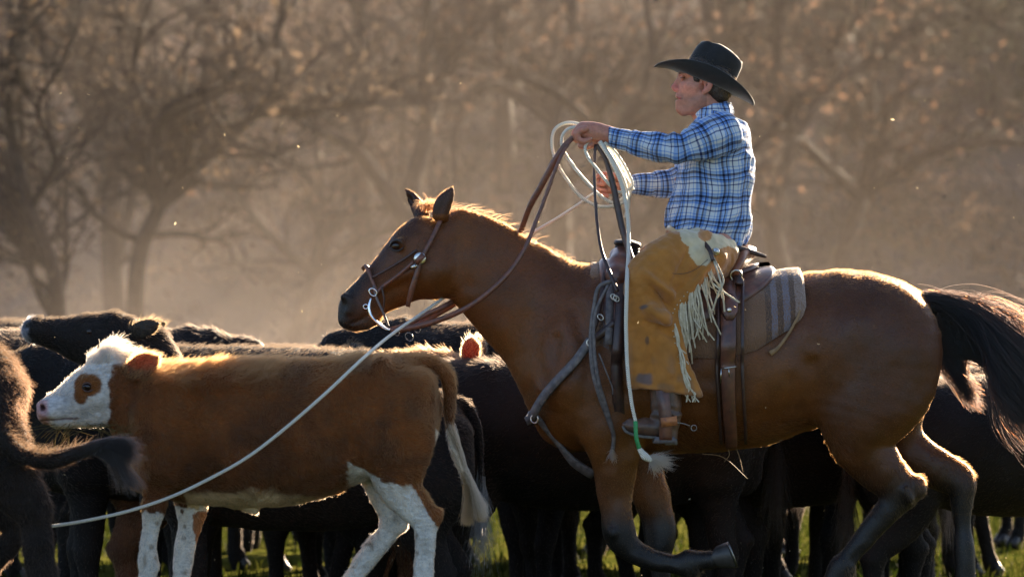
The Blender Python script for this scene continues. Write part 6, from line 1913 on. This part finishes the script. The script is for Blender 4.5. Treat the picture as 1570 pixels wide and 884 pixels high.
BRIDLE = empty('bridle', W(620, 420), 'brown leather bridle with a silver concho and curb bit on the horse head', 'bridle')
def bridle():
    B = BRIDLE
    L2 = simple('oiled_bridle_leather', (.16, .055, .03), (.075, .03, .02), sc=50, rough=.4, bmp=.25, dist=.002)
    def st(P_, w_, name, mt=L2, par=B, th=3.0):
        m = MB(); pts = pxpath(P_, n=6); c = W(650, 400, 0)
        strap(m, pts, [q / PPM for q in w_] if isinstance(w_, (list, tuple)) else w_ / PPM, th / PPM, normal=(0, -1, 0)); return m.build(name, mt, par)
    for s in (-1, 1):
        st([(676, 338, s * 27), (666, 360, s * 34), (655, 382, s * 39), (646, 398, s * 41)], 7, 'cheek_strap')
    st([(646, 398, -42), (640, 420, -42), (632, 445, -38), (626, 470, -30)], [8, 8, 9, 7], 'hanging_strap')
    st([(676, 338, -27), (672, 326, -14), (670, 322, 0), (672, 326, 14), (676, 338, 27)], 7, 'crown_strap')
    st([(640, 384, -40), (620, 398, -37), (597, 412, -32), (572, 426, -26)], 4, 'nose_hanger', LEATHER_D)
    st([(636, 402, -40), (612, 422, -34), (590, 438, -29), (576, 452, -27)], 6, 'bit_strap')
    st([(556, 412, 0), (561, 408, -12), (566, 416, -21), (573, 434, -25), (578, 446, -27)], 6, 'noseband')
    st([(556, 412, 0), (561, 408, 12), (566, 416, 21), (573, 434, 25), (590, 466, 22)], 6, 'noseband')
    st([(574, 438, -26), (578, 456, -28), (588, 478, -27), (596, 500, -18)], 4, 'curb_strap', LEATHER_W)
    st([(586, 440, -31), (590, 460, -30), (588, 478, -26)], 3, 'throat_string', LEATHER_D)
    m = MB(); ellipsoid(m, W(645, 397, -45), (.0245, .006, .0245), 28, 8); k = m.build('concho', SILVER, B)
    m = MB(); strap(m, pxpath([(639, 404, -48.5), (651, 391, -48.5)], n=2), 9 / PPM, 2 / PPM); m.build('concho_tab', L2, k)
    m = MB(); strap(m, pxpath([(632, 412, -43), (640, 406, -44)], n=2), 6 / PPM, 3 / PPM); m.build('buckle', SILVER, B)
    ST = simple('bright_bit_steel', (.78, .80, .84), (.5, .5, .52), sc=60, rough=.22, metal=1, bmp=.1)
    for s in (-1, 1):
        m = MB()
        ring(m, W(573, 448, s * 30), .017, .0035, (0, 1, .1), sx=.75)
        tube(m, pxpath([(570, 457, s * 30), (567, 470, s * 31), (570, 484, s * 31), (580, 495, s * 30), (590, 503, s * 29), (600, 506, s * 28)], n=6), [.004, .0065, .008, .007, .005, .0035], 9)
        ring(m, W(562, 470, s * 31), .009, .003, (0, 1, .1))
        m.build('bit_shank', ST, B)
    m = MB(); tube(m, pxpath([(568, 470, -31), (566, 470, 0), (568, 470, 31)]), .0045, 8); m.build('mouthpiece', ST, B)
    for c, r in (((609, 510, -26), .012), ((628, 516, -24), .018), ((640, 505, -20), .014)):
        m = MB(); ring(m, W(*c), r, .0018, (.3, 1, .1), sx=.8); m.build('curb_chain_ring', IRON, B)
    return L2
RL = bridle()

REINS = empty('reins', W(760, 470), 'long brown leather reins running from the bit up to the raised hand', 'reins')
def rein(P_, r, name='rein', mt=None):
    m = MB(); tube(m, pxpath(P_, n=8), [q / PPM for q in r] if isinstance(r, (list, tuple)) else r / PPM, 8, flat=.55); return m.build(name, mt or RL, REINS)
rein([(600, 505, -28), (625, 503, -26), (660, 495, -40), (700, 480, -60), (735, 460, -72), (775, 425, -78), (803, 385, -74), (820, 345, -68), (838, 298, -62), (855, 252, -58), (870, 224, -54), (882, 213, -52)], [4.6, 4.6, 4.4, 4.2, 4, 3.4, 3, 2.6, 2.6, 2.4])
rein([(600, 508, 28), (630, 502, 24), (668, 482, 34), (700, 462, 46), (740, 420, 56), (775, 384, 44), (796, 358, 10), (812, 318, -20), (832, 282, -36), (852, 245, -46), (868, 222, -50), (880, 212, -54)], [4.4, 4.4, 4.2, 4, 4, 4.2, 4.8, 4.8, 4.4, 3.6])
rein([(600, 506, -24), (622, 498, -16), (650, 484, -10), (680, 470, -14), (700, 458, 8)], 4)
rein([(912, 224, -50), (910, 260, -56), (911, 300, -62), (914, 345, -72), (920, 385, -92), (932, 420, -118), (943, 448, -128)], [2.6, 2.4, 2.4, 2.8, 3], mt=LEATHER_D)
rein([(914, 224, -52), (928, 250, -56), (938, 285, -60), (945, 320, -62), (952, 352, -66), (960, 380, -72), (966, 400, -86)], [3.6, 4.4, 5, 5, 4.6], mt=LEATHER_D)
rein([(943, 430, -118), (916, 440, -120), (908, 470, -122), (903, 510, -124), (905, 560, -126), (915, 600, -122), (930, 640, -110), (938, 665, -100), (936, 690, -96)], [3.2, 3, 3, 3.4, 3.6, 3.4, 3], mt=LEATHER_W)
rein([(930, 436, -118), (910, 480, -124), (908, 530, -126), (914, 580, -126), (926, 620, -116), (936, 655, -104)], [2.6, 2.6, 3, 3.2, 3], mt=LEATHER_W)
rein([(915, 540, -124), (925, 565, -126), (935, 590, -122), (936, 602, -120)], 1.2, 'loose_string', LEATHER_W)
def tassel(name, x, y, dy, par, colr, n=160, ln=16, ang=0.0, spread=.3, mat=None, rad=.0011):
    b0 = np.tile([x, dy, -y], (n, 1)) + rng.normal(0, 1.2, (n, 3)); k = 6
    d = np.stack([np.sin(ang) + rng.normal(0, spread, n), rng.normal(0, spread, n), -np.cos(ang) + rng.normal(0, spread, n)], 1)
    L = ln * rng.uniform(.6, 1.1, n); pts = np.empty((n, k, 3))
    for j in range(k): pts[:, j] = b0 + d * (L * j / (k - 1))[:, None] + rng.normal(0, .6, (n, 3)) * j * .3
    hair_obj(name, None, to_world(pts.reshape(-1, 3)).reshape(n, k, 3), np.full(n, rad), np.tile(np.append(colr, 1), (n, 1)), HAIR_SOFT, par)
tassel('tassel', 936, 686, -96, REINS, (.40, .36, .36), 160, 14)

LASSO = empty('rope', W(900, 300), 'pale lasso rope coiled in the raised hand and running down past the calf', 'rope')
def rp(P_, r=2.7, name='rope_coil', D=None):
    m = MB()
    if D is None: pts = pxpath(P_, n=10)
    else: pts = smooth_path([W(p[0], p[1], 0, p[2]) for p in P_], 12)
    tube(m, pts, [q / PPM for q in r] if isinstance(r, (list, tuple)) else r / PPM, 8); return m.build(name, ROPE, LASSO)
rp([(906, 206, -46), (890, 194, -44), (868, 191, -40), (850, 201, -36), (846, 224, -32), (853, 250, -28), (870, 278, -24), (890, 302, -20), (915, 316, -16), (940, 316, -10), (960, 306, -4), (966, 290, 0), (955, 262, -14), (938, 236, -30), (920, 216, -44)])
rp([(908, 206, -50), (888, 198, -50), (870, 201, -48), (861, 214, -46), (864, 234, -44), (878, 256, -42), (896, 278, -40), (918, 300, -38), (940, 312, -34), (958, 300, -30), (958, 280, -32), (946, 252, -38), (928, 228, -48)])
rp([(905, 214, -56), (896, 228, -60), (900, 244, -62), (914, 262, -62), (930, 282, -58), (946, 296, -54), (962, 292, -50), (968, 284, -46), (960, 264, -48), (944, 238, -50), (926, 220, -52)], 2.4)
rp([(918, 220, -56), (934, 246, -64), (948, 276, -66), (956, 305, -68), (960, 335, -72), (961, 365, -84), (960, 395, -108), (957, 420, -150), (955, 450, -178), (954, 500, -182), (956, 560, -184), (962, 612, -184), (968, 640, -182)], [3.6, 3.4, 3.2, 3.2, 3.2, 3, 2.8, 2.6], 'rope_tail')
rp([(922, 222, -52), (940, 250, -54), (955, 280, -52), (961, 310, -50), (958, 335, -50)], 3)
rp([(910, 218, -44), (930, 236, -40), (950, 262, -34), (970, 292, -24)], 2.8)
# green end and the frayed tail of the rope beside the stirrup
m = MB(); tube(m, pxpath([(968, 640, -184), (969, 664, -186), (974, 682, -184)]), 3.2 / PPM, 8); m.build('rope_end', simple('green_tape', (.03, .32, .08), rough=.5), LASSO)
m = MB(); tube(m, pxpath([(973, 680, -184), (982, 692, -182), (992, 698, -180)]), [3.4 / PPM, 6 / PPM, 4 / PPM], 8); m.build('rope_knot', ROPE, LASSO)
tassel('frayed_end', 990, 694, -180, LASSO, (.62, .62, .62), 420, 26, 1.35, .28)
tassel('frayed_end', 990, 698, -180, LASSO, (.55, .55, .55), 200, 18, .6, .3)
# the working line: hand, behind the neck, under the jaw, past the calf and away to the left
rp([(918, 292, 14.10), (905, 300, 14.12), (880, 318, 14.14), (850, 337, 14.16), (805, 364, 14.17), (740, 410, 14.16), (695, 445, 14.10), (650, 478, 13.75), (605, 509, 13.3), (560, 546, 12.92), (500, 602, 12.82), (440, 654, 12.8), (380, 700, 12.80), (320, 734, 12.80), (260, 762, 12.78), (200, 782, 12.76), (150, 794, 12.75), (100, 803, 12.75), (45, 809, 12.76), (-60, 812, 12.8)], 2.4, 'rope_line', D=1)
